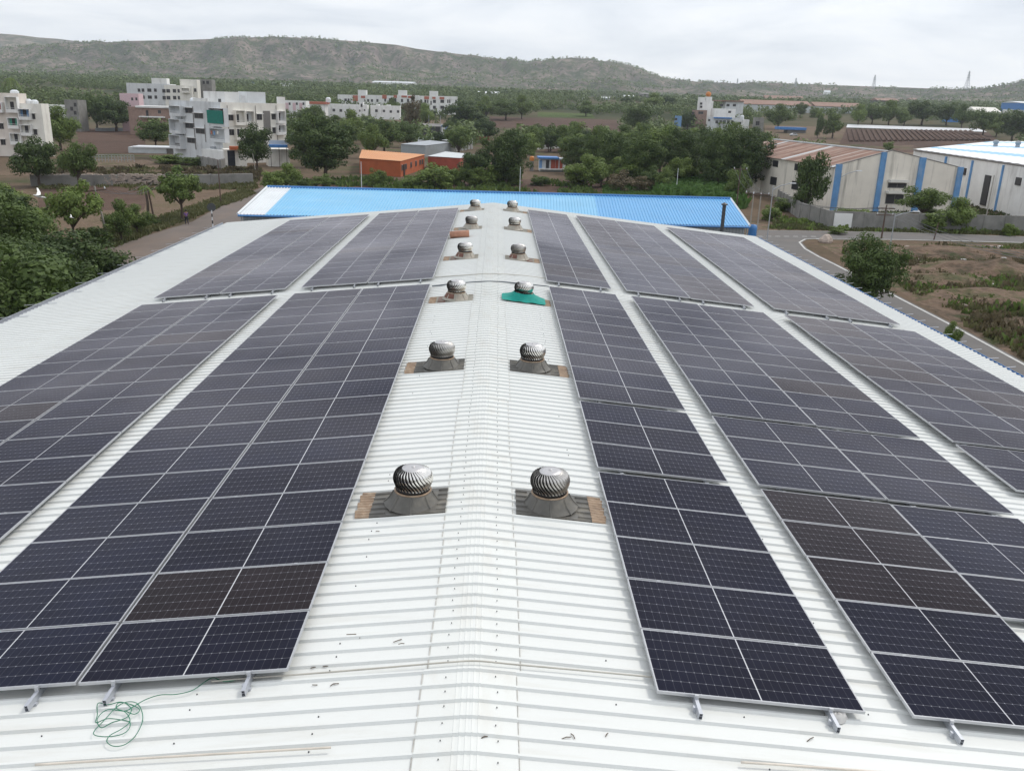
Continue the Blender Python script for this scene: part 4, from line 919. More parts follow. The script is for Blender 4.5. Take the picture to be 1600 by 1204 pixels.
colony('low white row house, leftmost in the front row of the colony', 130, 378, 338, YF_, [(163, 383, 18, 20), (222, 385, 18, 20), (280, 388, 18, 20), (338, 388, 18, 20), (230, 432, 20, 14), (345, 436, 18, 14)])
colony('white house with a round headed window in the front row of the colony', 378, 500, 342, YF_ - 4, [(453, 345, 12, 26), (438, 390, 9, 14), (478, 385, 9, 14)], [(436, 318, 468)])
colony('low white row house right of the arched house in the front row of the colony', 540, 772, 352, YF_, [(577, 390, 18, 20), (640, 392, 14, 18), (697, 397, 16, 18), (757, 397, 16, 18)], [(575, 335, 600), (660, 340, 690)])
BR += [(505, 141, 715, 182, 515)]
# --- low pitched sheds defined by the corners of their roofs
def shed(name, label, cat, fl, fr, br, bl, z, wall, roof, ribs=0, rise=0, conv=0, over=.3, roof2=None, n=12, wins=()):
    f = cv(conv); P = [atZ(*f(*q), z) for q in (fl, fr, br, bl)]; cx = sum(P, Vector()) / 4; g = tz(cx.x, cx.y)
    if g > .5: P = [atZ(*f(*q), z + g) for q in (fl, fr, br, bl)]; cx = sum(P, Vector()) / 4
    r = thing(name, label, cat, (cx.x, cx.y, g)); Q = [p - Vector((cx.x, cx.y, g)) for p in P]; cen = sum(Q, Vector()) / 4; cen.z = 0
    W_ = [q + (Vector((cen.x, cen.y, q.z)) - q).normalized() * over for q in Q]
    MB().prism(W_, -1, z - .05).build('wall', wall, r)
    if rise:
        m0 = (Q[0] + Q[1]) / 2; m1 = (Q[2] + Q[3]) / 2
    for k in range(n):
        u0, u1 = k / n, (k + 1) / n; vs = []; b = MB(); mm = roof if not roof2 or (k % 4 < 2) else roof2
        if rise: # gable along depth: ridge runs from front to back
            for (A, B) in ((0, 1),):
                pass
        for j in range(5):
            u = u0 + (u1 - u0) * j / 4; dz = .05 if j % 2 else 0
            a_ = Q[0].lerp(Q[1], u); c_ = Q[3].lerp(Q[2], u); zz = z + rise * (1 - abs(2 * u - 1)) + dz
            vs += [(a_.x, a_.y, zz), (c_.x, c_.y, zz)]
        b.add(vs, [(2 * i, 2 * i + 2, 2 * i + 3, 2 * i + 1) for i in range(4)]).build('roof_sheet', mm, r)
    MB().prism(W_, z - .04, [z + .0] * 4).build('roof_edge', roof, r)
    if rise: 
        gm = MB()
        for A, B in ((0, 1), (3, 2)):
            mid = (W_[A] + W_[B]) / 2; gm.add([(W_[A].x, W_[A].y, z - .05), (W_[B].x, W_[B].y, z - .05), (mid.x, mid.y, z + rise - .06)], [(0, 1, 2), (2, 1, 0)])
        gm.build('gable', wall, r)
    return r, Q
r, Q = shed('orange_building', 'low orange building with an orange sheet roof and small dark windows', 'building', (430, 785), (780, 810), (985, 755), (455, 715), 3.1, MT['orangew'], MT['oranger'], conv=3)
dv = (Q[2] - Q[1]); L_ = dv.length; an = atan2(dv.y, dv.x)
for i, t in enumerate([.06, .20, .40, .60, .78, .88]):
    q = Q[1] + dv * t; w_ = obj('window', None, r, (q.x, q.y, 0), (0, 0, an)); bpy.data.objects.remove(w_)
    b = MB().box(-.45, .45, -.02, .28, 1.2, 2.3); wi = b.build('window', MT['shade'], r, loc=(q.x, q.y, 0), rot=(0, 0, an)); MB().box(-.38, .38, -.06, -.021, 1.26, 2.24).build('pane', MT['dark'], wi)
q = Q[1] + dv * .13; MB().box(-.4, .4, -.04, .25, 0, 2.3).build('door', MT['dark'], r, loc=(q.x, q.y, 0), rot=(0, 0, an))
shed('orange_shed', 'low orange red shed with a white sheet roof right of the orange building', 'shed', (1000, 768), (1275, 785), (1405, 755), (1150, 730), 2.8, MT['redw'], MT['tin2'], conv=3)
shed('tin_shed', 'long grey tin shed with open dark bays behind the orange building', 'shed', (775, 668), (985, 680), (1200, 655), (1020, 636), 3.0, MT['greysheet'], MT['tin'], conv=3)
r, Q = shed('tin_shed', 'grey tin roofed shed with white pillars right of the long tin shed', 'shed', (1085, 628), (1205, 645), (1375, 622), (1260, 602), 3.2, MT['shade'], MT['tin2'], conv=3)
for k in range(7):
    q = Q[1].lerp(Q[2], k / 6); MB().box(-.25, .25, -.25, .25, 0, 3.1).build('pillar', MT['wwall'], r, loc=(q.x, q.y, 0))
shed('tin_shed', 'dull grey lean-to shed at the back of the tin sheds', 'shed', (920, 645), (1190, 600), (1180, 580), (925, 612), 2.2, MT['shade'], MT['greysheet'], conv=3)
shed('red_building', 'low terracotta building right of the tin sheds', 'building', (1335, 556), (1523, 568), (1470, 553), (1290, 545), 3.2, MT['redw'], MT['tin'], conv=3)
shed('open_shed', 'open shed with a pale roof and blue posts behind the tin sheds', 'shed', (925, 520), (1190, 522), (1150, 500), (930, 495), 3.5, MT['dark'], MT['shade'], conv=3)
e_ = Bld('kiosk', 'small blue framed kiosk behind the tin sheds', 'kiosk', 1118, gp(690, 212.5).y, 5, 3); e_.body(1240, 512, 3, MT['wwall'], parapet=0); e_.part('frame', 'F', (1118, 510, 1190, 525), -.3, -.01, MT['bluetarp']); e_.part('door', 'F', (1150, 530, 1180, 600), -.1, -.01, MT['bluew']); e_.win('F', 1215, 535, 20, 20, False)
shed('white_shed', 'long low shed with a pale roof in the fields behind the trees', 'shed', (695, 292), (898, 294), (890, 279), (700, 276), 4.0, MT['shade'], MT['tin2'], conv=4)
BR += [(545, 234, 668, 266, 170), (668, 212, 742, 250, 190), (933, 168, 985, 176, 430)]
e_ = Bld('shack', 'blue and white tin shack with red doors between the trees', 'shack', 330, 205, 3, 4); e_.body(500, 592, 4, MT['tin2'], parapet=0)
for x0, x1, m in [(330, 348, 'bluew'), (372, 392, 'dark'), (403, 430, 'redw'), (432, 450, 'redw'), (458, 476, 'redw'), (484, 492, 'wwall')]: e_.part('door', 'F', (x0, 600, x1, 655), -.08, -.01, MT[m])
e_.part('roof', 'F', (328, 584, 455, 594), -.8, 4.2, MT['bluetarp']); e_.part('ledge', 'F', (330, 655, 500, 662), -1, -.01, MT['wwall']); q = e_.uv('F', 287, 592)
b = MB(); tank(b, q[0], 1, q[1] - .5, .5, 1.0); b.build('water_tank', MT['orange'], e_.r); MB().box(q[0] - .4, q[0] + .4, .6, 1.4, 0, q[1] - .5).build('tank_stand', MT['shade'], e_.r)
BR += [(835, 240, 892, 268, 200)]
# --- white houses with the orange tank, right of centre
e_ = Bld('house', 'tall white house with an orange water tank on its stair tower', 'house', 1293, 520, 2, 4, 'white houses behind the tree belt'); e_.body(1420, 232, 9, MT['wwall']); e_.body(1412, 206, 5, MT['wwall'], x0=1380, y0=-.5, name='stair_tower'); e_.win('F', 1342, 248, 12, 12, False); e_.win('F', 1342, 268, 12, 12, False); e_.body(1370, 208, 4, MT['wwall'], x0=1335, y0=2)
q = e_.uv('F', 1391, 205); b = MB(); b.lathe([(.9, 0), (1.5, .7), (1.6, 1.5), (1.1, 2.4), (.1, 2.8)], 14, (q[0], 1.5, q[1])); b.build('water_tank', MT['orange'], e_.r)
e_ = Bld('house', 'white walled house with a blue sheet roof in front of the tank house', 'house', 1378, 505, 2, 4, 'white houses behind the tree belt'); e_.body(1560, 282, 8, MT['wwall']); e_.win('F', 1520, 300, 14, 12, False)
e_ = Bld('house', 'grey house with a row of dark windows at the foot of the white houses', 'house', 1365, 490, 2, 4, 'white houses behind the tree belt'); e_.body(1600, 338, 8, MT['gwall'], parapet=.3)
for k in range(5): e_.win('F', 1440 + 24 * k, 362, 14, 16, False)
e_.part('roof', 'F', (1425, 334, 1535, 342), -1.2, 3, MT['bluetarp']); e_.win('F', 1392, 352, 10, 12, False)
e_ = Bld('house', 'brown and white low house left of the white houses', 'house', 1262, 510, 2, 4, 'white houses behind the tree belt'); e_.body(1380, 290, 8, MT['brickwall'], parapet=.3); e_.win('F', 1290, 308, 10, 12, False); e_.win('F', 1340, 305, 26, 14, False)
e_ = Bld('house', 'small blue grey house partly behind a dark tree', 'house', 1160, 480, 2, 4, 'white houses behind the tree belt'); e_.body(1222, 326, 8, MT['bluew'], parapet=.3); e_.win('F', 1185, 345, 12, 12, False)
e_ = Bld('house', 'pale rear house with a brown slab roof right of the orange tank', 'house', 1440, 570, 0, 4, 'white houses behind the tree belt'); e_.body(1610, 232, 9, MT['gwall'], parapet=.3); e_.part('slab', 'F', (1440, 228, 1610, 236), -1, 10, MT['rust'])
for k in range(3): e_.win('F', 1470 + 40 * k, 258, 16, 14, False)
e_ = Bld('house', 'low house with a white drum on its roof beside the yard', 'house', 0, 430, 3, 5, 'white houses behind the tree belt'); e_.body(75, 345, 7, MT['wwall'], parapet=.3); b = MB(); q = e_.uv('F', 40, 348); tank(b, q[0], 2, q[1] - .3, .9, 2.6); b.build('water_tank', MT['whitem'], e_.r); e_.win('F', 20, 365, 14, 14, False)
e_ = Bld('house', 'small grey unplastered house beside the white drum house', 'house', 78, 425, 3, 5, 'white houses behind the tree belt'); e_.body(158, 335, 7, MT['concrete'], parapet=.3); e_.win('F', 120, 365, 18, 22, False)
BR += [(1082, 143, 1195, 200, 470)]
# --- industrial sheds far right
def fshed(label, x0, x1, yr, yw, yb, Y, roof, wall, conv=5, ang=0, depth=25, wins=()):
    Y = max(gp(*cv(conv)(x0 if x0 > 0 else 10, yb)).y, 300)
    e = Bld('factory_shed', label, 'shed', x0, Y, ang, conv, 'factory sheds in the distance'); u1 = e.uv('F', x1, yw)[0]; zw = e.uv('F', (x0 + x1) / 2, yw)[1]; zr = e.uv('F', (x0 + x1) / 2, yr)[1]
    MB().box(0, u1, 0, depth, -2, zw).build('wall', wall, e.r)
    hz = max(.6, (zr - zw) * 1.05)
    MB().add([(-.4, -.5, zw), (u1 + .4, -.5, zw), (u1 + .4, depth / 2, zw + hz), (-.4, depth / 2, zw + hz), (-.4, depth + .5, zw), (u1 + .4, depth + .5, zw), (-.4, -.5, zw - .3), (u1 + .4, -.5, zw - .3)],
             [(0, 1, 2, 3), (3, 2, 5, 4), (0, 3, 4), (1, 5, 2), (6, 7, 1, 0)]).build('roof', roof, e.r)
    for w_ in wins: e.win('F', *w_, False)
    return e
fshed('long white factory shed with a brown roof right of the white houses', -10, 420, 238, 262, 300, 640, MT['rust'], MT['tin2'])
fshed('long white factory shed with a brown roof reaching the far trees', 380, 705, 250, 272, 305, 620, MT['rust'], MT['tin2'], wins=[(440 + 40 * k, 290, 12, 10) for k in range(5)])
fshed('dark gabled factory shed behind the long brown roofed sheds', 108, 382, 212, 232, 246, 760, MT['rust'], MT['shade'])
fshed('dark open steel factory shed in front of the far hills', 710, 905, 225, 238, 268, 700, MT['rust'], MT['dark'])
fshed('low brown roofed shed right of the dark steel shed', 890, 1010, 224, 234, 250, 760, MT['rust'], MT['shade'])
fshed('small white hut on the far slope under the pylons', 452, 490, 182, 192, 210, 900, MT['whitem'], MT['wwall'], depth=8)
fshed('bright blue shed in front of the trees at the right', 1113, 1255, 318, 328, 358, 420, MT['bluetarp'], MT['bluetarp'], depth=10)
fshed('cream and blue factory building behind the blue shed', 1262, 1480, 276, 306, 338, 520, MT['cream'], MT['bluew'])
e_ = fshed('tall blue factory hall with a white roof at the right edge', 1480, 1720, 243, 252, 320, 520, MT['whitem'], MT['bluetarp'], depth=30)
e_.part('wall_band', 'F', (1480, 292, 1720, 325), -.2, -.01, MT['wwall'])
fshed('flat white shed on the plain below the big hill', 558, 878, 145, 155, 182, 1500, MT['whitem'], MT['wwall'], conv=3, depth=30, ang=-12)
fshed('long white shed at the far left edge of the plain', 1235, 1355, 213, 222, 242, 1200, MT['whitem'], MT['wwall'], conv=2)
fshed('small blue roofed shed on the far plain', 1062, 1165, 204, 214, 228, 1200, MT['bluetarp'], MT['wwall'], conv=2, depth=12)
fshed('white shed on the far plain right of the colony', 1408, 1600, 230, 248, 275, 950, MT['whitem'], MT['wwall'], conv=3)
fshed('round topped white shed among the far trees', 825, 925, 194, 204, 218, 1000, MT['whitem'], MT['tin'], conv=4, depth=14)
fshed('grey concrete block on the far plain', 920, 1015, 180, 186, 220, 980, MT['concrete'], MT['concrete'], conv=4, depth=14, wins=[(940, 198, 8, 8), (965, 198, 8, 8), (990, 198, 8, 8)])
fshed('narrow white shed among the far trees', 680, 775, 206, 212, 220, 900, MT['whitem'], MT['tin'], conv=4, depth=8); fshed('tiny white shed among the far trees', 570, 630, 208, 215, 222, 920, MT['whitem'], MT['wwall'], conv=4, depth=8)
fshed('long cream shed behind the white houses', 1190, 1290, 212, 222, 230, 800, MT['cream'], MT['tin'], conv=4, depth=10)
BR += [(1150, 150, 1350, 172, 600), (1463, 178, 1505, 192, 410), (1565, 158, 1600, 180, 500)]
# --- weathered factory with the blue pilasters
fc = Bld('old_factory', 'weathered white factory with blue pilasters and a rusty ribbed roof', 'factory', 525, 0, 7.5, 5, P=atY(1298, 326, 140))
f5 = cv(5); fc.cv = f5
uR, zR = fc.uv('F', 1245, 612); zL = fc.uv('F', 568, 600)[1]; ua, za = fc.uv('F', 870, 517); D_ = 44
zL = min(zL, 9.5)
front = MB().add([(0, 0, -1), (uR, 0, -1), (uR, 0, zR), (ua, 0, za), (0, 0, zL), (0, .3, -1), (uR, .3, -1), (uR, .3, zR), (ua, .3, za), (0, .3, zL)],
                 [(0, 1, 2, 3, 4), (9, 8, 7, 6, 5), (0, 4, 9, 5), (1, 6, 7, 2), (4, 3, 8, 9), (3, 2, 7, 8)]).build('front_wall', MT['oldwall'], fc.r)
MB().box(0, .3, .3, D_, -1, zL - .35).build('side_wall', MT['oldwall'], fc.r); MB().box(uR - .3, uR, .3, D_, -1, zR - .35).build('side_wall', MT['oldwall'], fc.r); MB().box(.3, uR - .3, D_ - .3, D_, -1, zR - .4).build('rear_wall', MT['oldwall'], fc.r)
for (A, za_, B, zb_) in ((-.5, zL - .3, ua, za - .25), (ua, za - .25, uR + .5, zR - .3)):
    n = 44
    for k in range(n):
        y0, y1 = .32 + (D_ - .3) * k / n, .32 + (D_ - .3) * (k + 1) / n; vs = []
        for j in range(5):
            y = y0 + (y1 - y0) * j / 4; dz = .10 if j % 2 else 0; vs += [(A, y, za_ + dz), (B, y, zb_ + dz)]
        MB().add(vs, [(2 * i, 2 * i + 1, 2 * i + 3, 2 * i + 2) for i in range(4)]).build('roof_sheet', MT[RND.choice(['rust', 'rust', 'rust2', 'rust', 'rust2', 'rust3', 'rust'] + (['tin2'] if k % 9 == 0 else []))], fc.r)
MB().box(ua - .35, ua + .35, .3, D_, za - .24, za - .06).build('ridge_cap', MT['tin2'], fc.r)
for x0, x1, xt0, xt1, yb in [(522, 552, 556, 586, 850), (757, 788, 795, 824, 850), (970, 1003, 1012, 1045, 800), (1212, 1240, 1232, 1262, 786)]:
    u0 = fc.uv('F', xt0, 610)[0]; u1 = fc.uv('F', xt1, 610)[0]
    if xt0 == 556: u0 = -.15
    um = (u0 + u1) / 2; zt_ = (zL + (za - zL) * um / ua if um < ua else za + (zR - za) * (um - ua) / (uR - ua)) + .12
    MB().box(u0, u1, -.28, -.004, -1, zt_).build('pilaster', MT['bluep'], fc.r)
pts = [(0, zL), (ua, za), (uR, zR)]
cop = MB()
for (a_x, a_z), (b_x, b_z) in zip(pts[:-1], pts[1:]): cop.add([(a_x, -.06, a_z + .003), (b_x, -.06, b_z + .003), (b_x, .36, b_z + .003), (a_x, .36, a_z + .003), (a_x, -.06, a_z + .12), (b_x, -.06, b_z + .12), (b_x, .36, b_z + .12), (a_x, .36, a_z + .12)], [(0, 3, 2, 1), (4, 5, 6, 7), (0, 1, 5, 4), (2, 3, 7, 6)])
cop.build('coping', MT['shade'], fc.r)
for x, y, w_, h_ in [(895, 710, 88, 20), (880, 785, 84, 46)]:
    fc.win('F', x, y, w_, h_, False); u0, u1, z0, z1 = fc.rect('F', x - w_ / 2 - 8, y - h_ / 2 - 22, x + w_ / 2 + 8, y - h_ / 2 - 8); MB().box(u0, u1, -.9, -.06, z0, z1).build('sunshade', MT['cream'], fc.r)
for t in (.12, .30, .5, .7, .86):
    y = t * D_; MB().box(-.06, -.004, y - 1.3, y + 1.3, 2.0, 3.4).build('window', MT['dark'], fc.r); MB().box(-.06, -.004, y - 1.1, y + 1.1, 5.2, 6.3).build('window', MT['dark'], fc.r)
MB().box(-.12, -.004, D_ * .2, D_ * .25, 0, zL - .5).build('pilaster', MT['redor'], fc.r)
MB().box(-3.4, -.03, D_ * .62, D_ * .8, -.5, 2.8).build('annex', MT['oldwall'], fc.r); MB().box(-3.8, -.0, D_ * .61, D_ * .81, 2.8, 2.95).build('annex_roof', MT['tin'], fc.r)
BR += [(1220, 222, 1505, 320, 135)]
# --- white and blue striped warehouse at the right
P = [atZ(*q, 8.0) for q in [(1427, 233), (1660, 266)]]; bkp = [atZ(1548, 221, 9.6), atZ(1740, 222, 9.6)]
wh = thing('striped_warehouse', 'white warehouse with a blue and white striped roof at the right edge', 'warehouse', (P[0].x, P[0].y, 0))
Q = [p - Vector((P[0].x, P[0].y, 0)) for p in P + bkp]
n = 12
for k in range(n):
    v0, v1 = k / n, (k + 1) / n; A = [Q[0].lerp(Q[2], v0), Q[1].lerp(Q[3], v0), Q[1].lerp(Q[3], v1), Q[0].lerp(Q[2], v1)]
    b = MB(); m_ = 40; vs = []
    for j in range(m_ + 1):
        p0 = A[0].lerp(A[1], j / m_); p1 = A[3].lerp(A[2], j / m_); dz = .08 if j % 2 else 0; vs += [(p0.x, p0.y, p0.z + dz), (p1.x, p1.y, p1.z + dz)]
    b.add(vs, [(2 * i, 2 * i + 2, 2 * i + 3, 2 * i + 1) for i in range(m_)]).build('roof_sheet', MT['whitem2'] if k % 4 in (0, 3, 1) else MT['blueroof'], wh)
ins = lambda p, dx, dy: (p.x + dx, p.y + dy)
MB().prism([ins(Q[0], .3, .3), ins(Q[1], .0, .3), ins(Q[3], 0, -.3), ins(Q[2], .3, -.3)], -1, [7.7, 7.7, 9.2, 9.2]).build('wall', MT['wwall'], wh)
MB().tube([Q[0] + Vector((0, -.1, -.15)), Q[1] + Vector((0, -.1, -.15))], .16, 5).build('gutter', MT['shade'], wh)
dv = Q[1] - Q[0]
for t, z0, z1, w_, m in [(.62, .5, 5.5, 2.2, 'dark'), (.80, 4.8, 6.0, 1.8, 'dark'), (.45, 4.8, 6.0, 1.8, 'dark'), (.9, 0, 7.5, .5, 'bluep'), (.7, 0, 7.5, .5, 'bluep'), (.5, 0, 7.5, .5, 'bluep'), (.3, 0, 7.5, .5, 'bluep')]:
    q = Q[0] + dv * t; MB().box(-w_ / 2, w_ / 2, -.12, .2, z0, z1).build('window' if m == 'dark' else 'pilaster', MT[m], wh, loc=(q.x + .02, q.y + .12, 0), rot=(0, 0, atan2(dv.y, dv.x)))
for t in (.28, .44, .6, .76):
    q = (Q[0] + dv * t).lerp(Q[2] + (Q[3] - Q[2]) * t, .55); MB().lathe([(.5, 0), (.4, .5), (.55, .7), (.6, 1.0), (.4, 1.3), (.05, 1.35)], 12).build('roof_ventilator', MT['tin'], wh, loc=q)
BR += [(1427, 218, 1600, 262, 150)]
# --- walls
def wall_run(name, label, pts, h, m, th=.25, pil=3.0):
    r = thing(name, label, 'wall', (pts[0].x, pts[0].y, 0)); o = Vector((pts[0].x, pts[0].y, 0))
    for i in range(len(pts) - 1):
        a, c_ = pts[i] - o, pts[i + 1] - o; d = c_ - a; L_ = d.length; d /= L_; nrm = Vector((-d.y, d.x, 0)) * th / 2; k = max(1, int(L_ / pil)); 
        for j in range(k):
            p0 = a + d * (L_ * j / k); p1 = a + d * (L_ * (j + 1) / k - .0); hh = h + RND.uniform(-.06, .06)
            MB().prism([p0 - nrm, p1 - nrm, p1 + nrm, p0 + nrm], -.5, hh).build('wall_panel', m, r)
            MB().prism([p0 - nrm * 1.6 - d * .12, p0 - nrm * 1.6 + d * .12, p0 + nrm * 1.6 + d * .12, p0 + nrm * 1.6 - d * .12], -.5, hh + .08).build('pillar', m, r)
    return r
wall_run('boundary_wall', 'long stained concrete boundary wall along the road in front of the old factory', [atZ(1215, 318), atZ(1250, 342), atZ(1296, 357), atZ(1400, 360.5), atZ(1600, 364), atZ(1800, 369)], 2.3, MT['concrete'])
p0, p1 = atZ(1300, 357), atZ(1328, 358); b = MB(); b.prism([p0 + Vector((0, -.3, 0)), p1 + Vector((0, -.3, 0)), p1 + Vector((0, -.2, 0)), p0 + Vector((0, -.2, 0))], -.2, 2.1); b.build('wall_poster', MT['wwall'], label='whitewashed patch on the boundary wall near its corner', category='wall patch')
wall_run('field_wall', 'low dark stone retaining wall across the brown field on the left', [atZ(50, 291), atZ(150, 290), atZ(260, 289), atZ(330, 289), atZ(395, 287)], 1.7, MT['rock'] if False else MT['concrete'], .6, 4)
# stones on that wall's face
b = MB()
for k in range(500):
    px = RND.uniform(60, 262); q = atZ(px, RND.uniform(280.5, 289.5)); s_ = RND.uniform(.15, .35); q = atZ(px, 289.6); z = RND.uniform(0, 1.7)
    b.box(q.x - s_, q.x + s_, q.y - .45 - RND.uniform(0, .15), q.y - .2, z, z + s_ * .8)
b.build('wall_stones', MT['rock'], kind='stuff')
wall_run('compound_wall', 'low grey compound wall at the foot of the grey white apartments', [atZ(310, 258), atZ(345, 266), atZ(352, 262)], 2.0, MT['concrete'])
wall_run('white_wall', 'low white wall behind the left brown field among trees', [gp(150, 205), gp(222, 205)], 1.2, MT['tin'], .2, 5)
wall_run('parapet_wall', 'long pale wall between the trees behind the shack', [gp(838, 234), gp(870, 232), gp(925, 234)], 1.6, MT['wwall'], .3, 6)
r = thing('metal_fence', 'thin grey metal fence standing in the grass left of the white shed', 'fence', (0, 0, 0))
for k in range(14):
    q = atZ(145 + k * 5, 253); MB().tube([(q.x, q.y, 0), (q.x, q.y, 1.5)], .06, 4).build('post', MT['pole'], r)
q0, q1 = atZ(145, 253), atZ(210, 253)
for z in (.5, 1.0, 1.45): MB().tube([q0 + Vector((0, 0, z)), q1 + Vector((0, 0, z))], .035, 4).build('rail', MT['pole'], r)

# ------------------------------------------------------------------ poles, lamps, wires, pylons
def pole(name, label, px, pyb, pyt, r=.09, m='pole', lamp=None, lean=0, cross=0, group=None):
    p = gp(px, pyb); h = (pyb - pyt) / scale_at(p + Vector((0, 0, 3))) * 1.01; o = thing(name, label, 'pole' if not lamp else 'street lamp', p, (0, radians(lean), 0), group)
    MB().tube([(0, 0, -.3), (0, 0, h)], [r, r * .6], 8).build('shaft', MT[m], o)
    if lamp:
        s = lamp; MB().tube([(0, 0, h * .93), (s * .8, 0, h * 1.0), (s * 2.0, 0, h * 1.05)], .05, 6).build('arm', MT['pole'], o); MB().box(min(s * 1.9, s * 2.6), max(s * 1.9, s * 2.6), -.12, .12, h * 1.05 - .04, h * 1.05 + .06).build('lamp_head', MT['whitem'], o)
    for k in range(cross): MB().box(-1.1, 1.1, -.06, .06, h - .5 - k * .8, h - .38 - k * .8).build('crossarm', MT['rustpole'], o); 
    for k in range(cross):
        for x in (-.95, 0, .95): MB().lathe([(.05, 0), (.07, .1), (.03, .25)], 6, cap=True).build('insulator', MT['whitem'], o, loc=(x, 0, h - .38 - k * .8))
    return o, p + Vector((0, 0, h))
pl = {}
pl['L1'] = pole('street_lamp', 'tall grey street lamp beside the side road right of the blue roof', 1198, 378, 292, .08, lamp=1, lean=0)
pl['L2'] = pole('street_lamp', 'grey street lamp standing behind the big roadside tree on the right', 1388, 402, 334, .08, lamp=1)
pl['L3'] = pole('street_lamp', 'thin street lamp just inside the boundary wall corner', 1303, 357, 273, .07, lamp=1)
pl['P1'] = pole('utility_pole', 'brown utility pole with crossarms in front of the old factory', 1377, 373, 321, .12, 'rustpole', cross=2)
pl['P2'] = pole('utility_pole', 'short leaning brown post at the roadside right of the utility pole', 1459, 375, 348, .10, 'rustpole', lean=6)
pl['P3'] = pole('utility_pole', 'pale concrete pole standing in the grass before the striped warehouse', 1537, 358, 276, .10, 'cpole')
pl['P4'] = pole('utility_pole', 'left pole of the rusty pair beside the blue roof', 1171, 362, 298, .09, 'cpole', cross=1)
pl['P5'] = pole('utility_pole', 'right pole of the rusty pair beside the blue roof', 1182, 366, 300, .09, 'cpole', cross=1)
pl['P6'] = pole('utility_pole', 'rusty utility pole beyond the right end of the blue roof', 1150, 330, 262, .12, 'rustpole', cross=1)
pl['P7'] = pole('light_post', 'slim pale post rising behind the blue roof near its middle', 812, 302, 262, .07, 'whitem')
pl['P8'] = pole('light_post', 'slim pale post rising behind the blue roof towards its right', 1056, 307, 264, .07, 'whitem')
pl['P9'] = pole('light_post', 'slim pale post rising behind the blue roof towards its left', 565, 294, 254, .08, 'whitem')
pl['Q1'] = pole('utility_pole', 'dark leaning wooden pole beside the left road', 242, 349, 285, .13, 'rustpole', lean=-6)
pl['Q2'] = pole('utility_pole', 'dark iron pole at the far end of the left road', 345, 317, 252, .10, 'rustpole', cross=0)
pl['Q3'] = pole('utility_pole', 'pale concrete pole beside the left road among the bushes', 171, 383, 292, .13, 'cpole', lean=-8, cross=1)
pl['Q4'] = pole('light_post', 'slim leaning white lamp post at the end of the left road', 400, 272, 241, .09, 'cpole', lean=-6)
pl['Q5'] = pole('utility_pole', 'thin pole rising behind the tin sheds', 688, 212, 182, .12, 'pole')
pl['Q6'] = pole('utility_pole', 'thin pole at the corner behind the tin sheds', 670, 212, 181, .12, 'pole')
def wire(a, b_, sag, m='dot'):
    pts = [a.lerp(b_, t / 10) - Vector((0, 0, sag * 4 * (t / 10) * (1 - t / 10))) for t in range(11)]; MB().tube(pts, .018, 4).build('overhead_wire', MT[m], label=None)
wl = [('P1', 'P5', 'overhead wire running from the brown pole to the rusty pair'), ('P5', 'P6', 'overhead wire running beyond the rusty pair'), ('Q3', 'Q1', 'overhead wire along the left road')]
for A, B, lab in wl:
    for k in range(3):
        a = pl[A][1] + Vector((-.9 + .9 * k, 0, -.3)); b_ = pl[B][1] + Vector((-.9 + .9 * k, 0, -.3)); pts = [a.lerp(b_, t / 10) - Vector((0, 0, 3.2 * (t / 10) * (1 - t / 10))) for t in range(11)]
        MB().tube(pts, .018, 4).build('overhead_wire', MT['dot'], label=lab, category='wire', group=lab.replace('wire', 'wires', 1))
a = pl['P1'][1]; b_ = atZ(1700, 420, 8)
for k in range(3):
    pts = [(a + Vector((.9 * k - .9, 0, -.3))).lerp(b_ + Vector((.9 * k, 0, 0)), t / 10) - Vector((0, 0, 4 * (t / 10) * (1 - t / 10))) for t in range(11)]
    MB().tube(pts, .018, 4).build('overhead_wire', MT['dot'], label='overhead wire sagging from the brown pole towards the right edge', category='wire', group='overhead wires sagging to the right edge')
def pylon(px, pyt, pyb, lab):
    d = ray(px, pyb); th = atan2(d.x, d.y); el = d.z / hypot(d.x, d.y); r = 2830.0; x, y = r * sin(th), r * cos(th); z0 = tz(x, y) - 2
    dt = ray(px, pyt); z1 = H_CAM + r * dt.z / hypot(dt.x, dt.y); h = z1 - z0; o = thing('pylon', lab, 'pylon', (x, y, z0), (0, 0, .5), 'pylons on the far hills'); b = MB(); w0 = h * .12
    for sx in (-1, 1):
        for sy in (-1, 1): b.tube([(sx * w0, sy * w0, 0), (sx * w0 * .35, sy * w0 * .35, h * .6), (sx * .5, sy * .5, h)], .55, 4)
    n = 7
    for k in range(n):
        za, zb = h * k / n, h * (k + 1) / n; f = lambda z: w0 * (1 - .65 * min(z / (h * .6), 1)) if z < h * .6 else w0 * .35 * (1 - (z / h - .6) / .45)
        for s in (-1, 1): b.tube([(-f(za), s * f(za), za), (f(zb), s * f(zb), zb)], .35, 3); b.tube([(f(za), s * f(za), za), (-f(zb), s * f(zb), zb)], .35, 3)
    b.build('lattice', MT['pole'], o, kind='stuff')
    for t, wd in ((.62, .17), (.76, .15), (.9, .11)): MB().tube([(-h * wd, 0, h * t), (0, 0, h * (t + .03)), (h * wd, 0, h * t)], .6, 4).build('crossarm', MT['pole'], o)
pylon(1510, 111, 141, 'tall lattice pylon on the skyline, second from the right edge'); pylon(1365, 117, 136, 'smaller lattice pylon on the skyline above the dark steel shed'); pylon(1243, 122, 133, 'faint lattice pylon on the skyline above the brown roofed shed'); pylon(1152, 123, 132, 'faintest lattice pylon on the skyline right of the mesa')

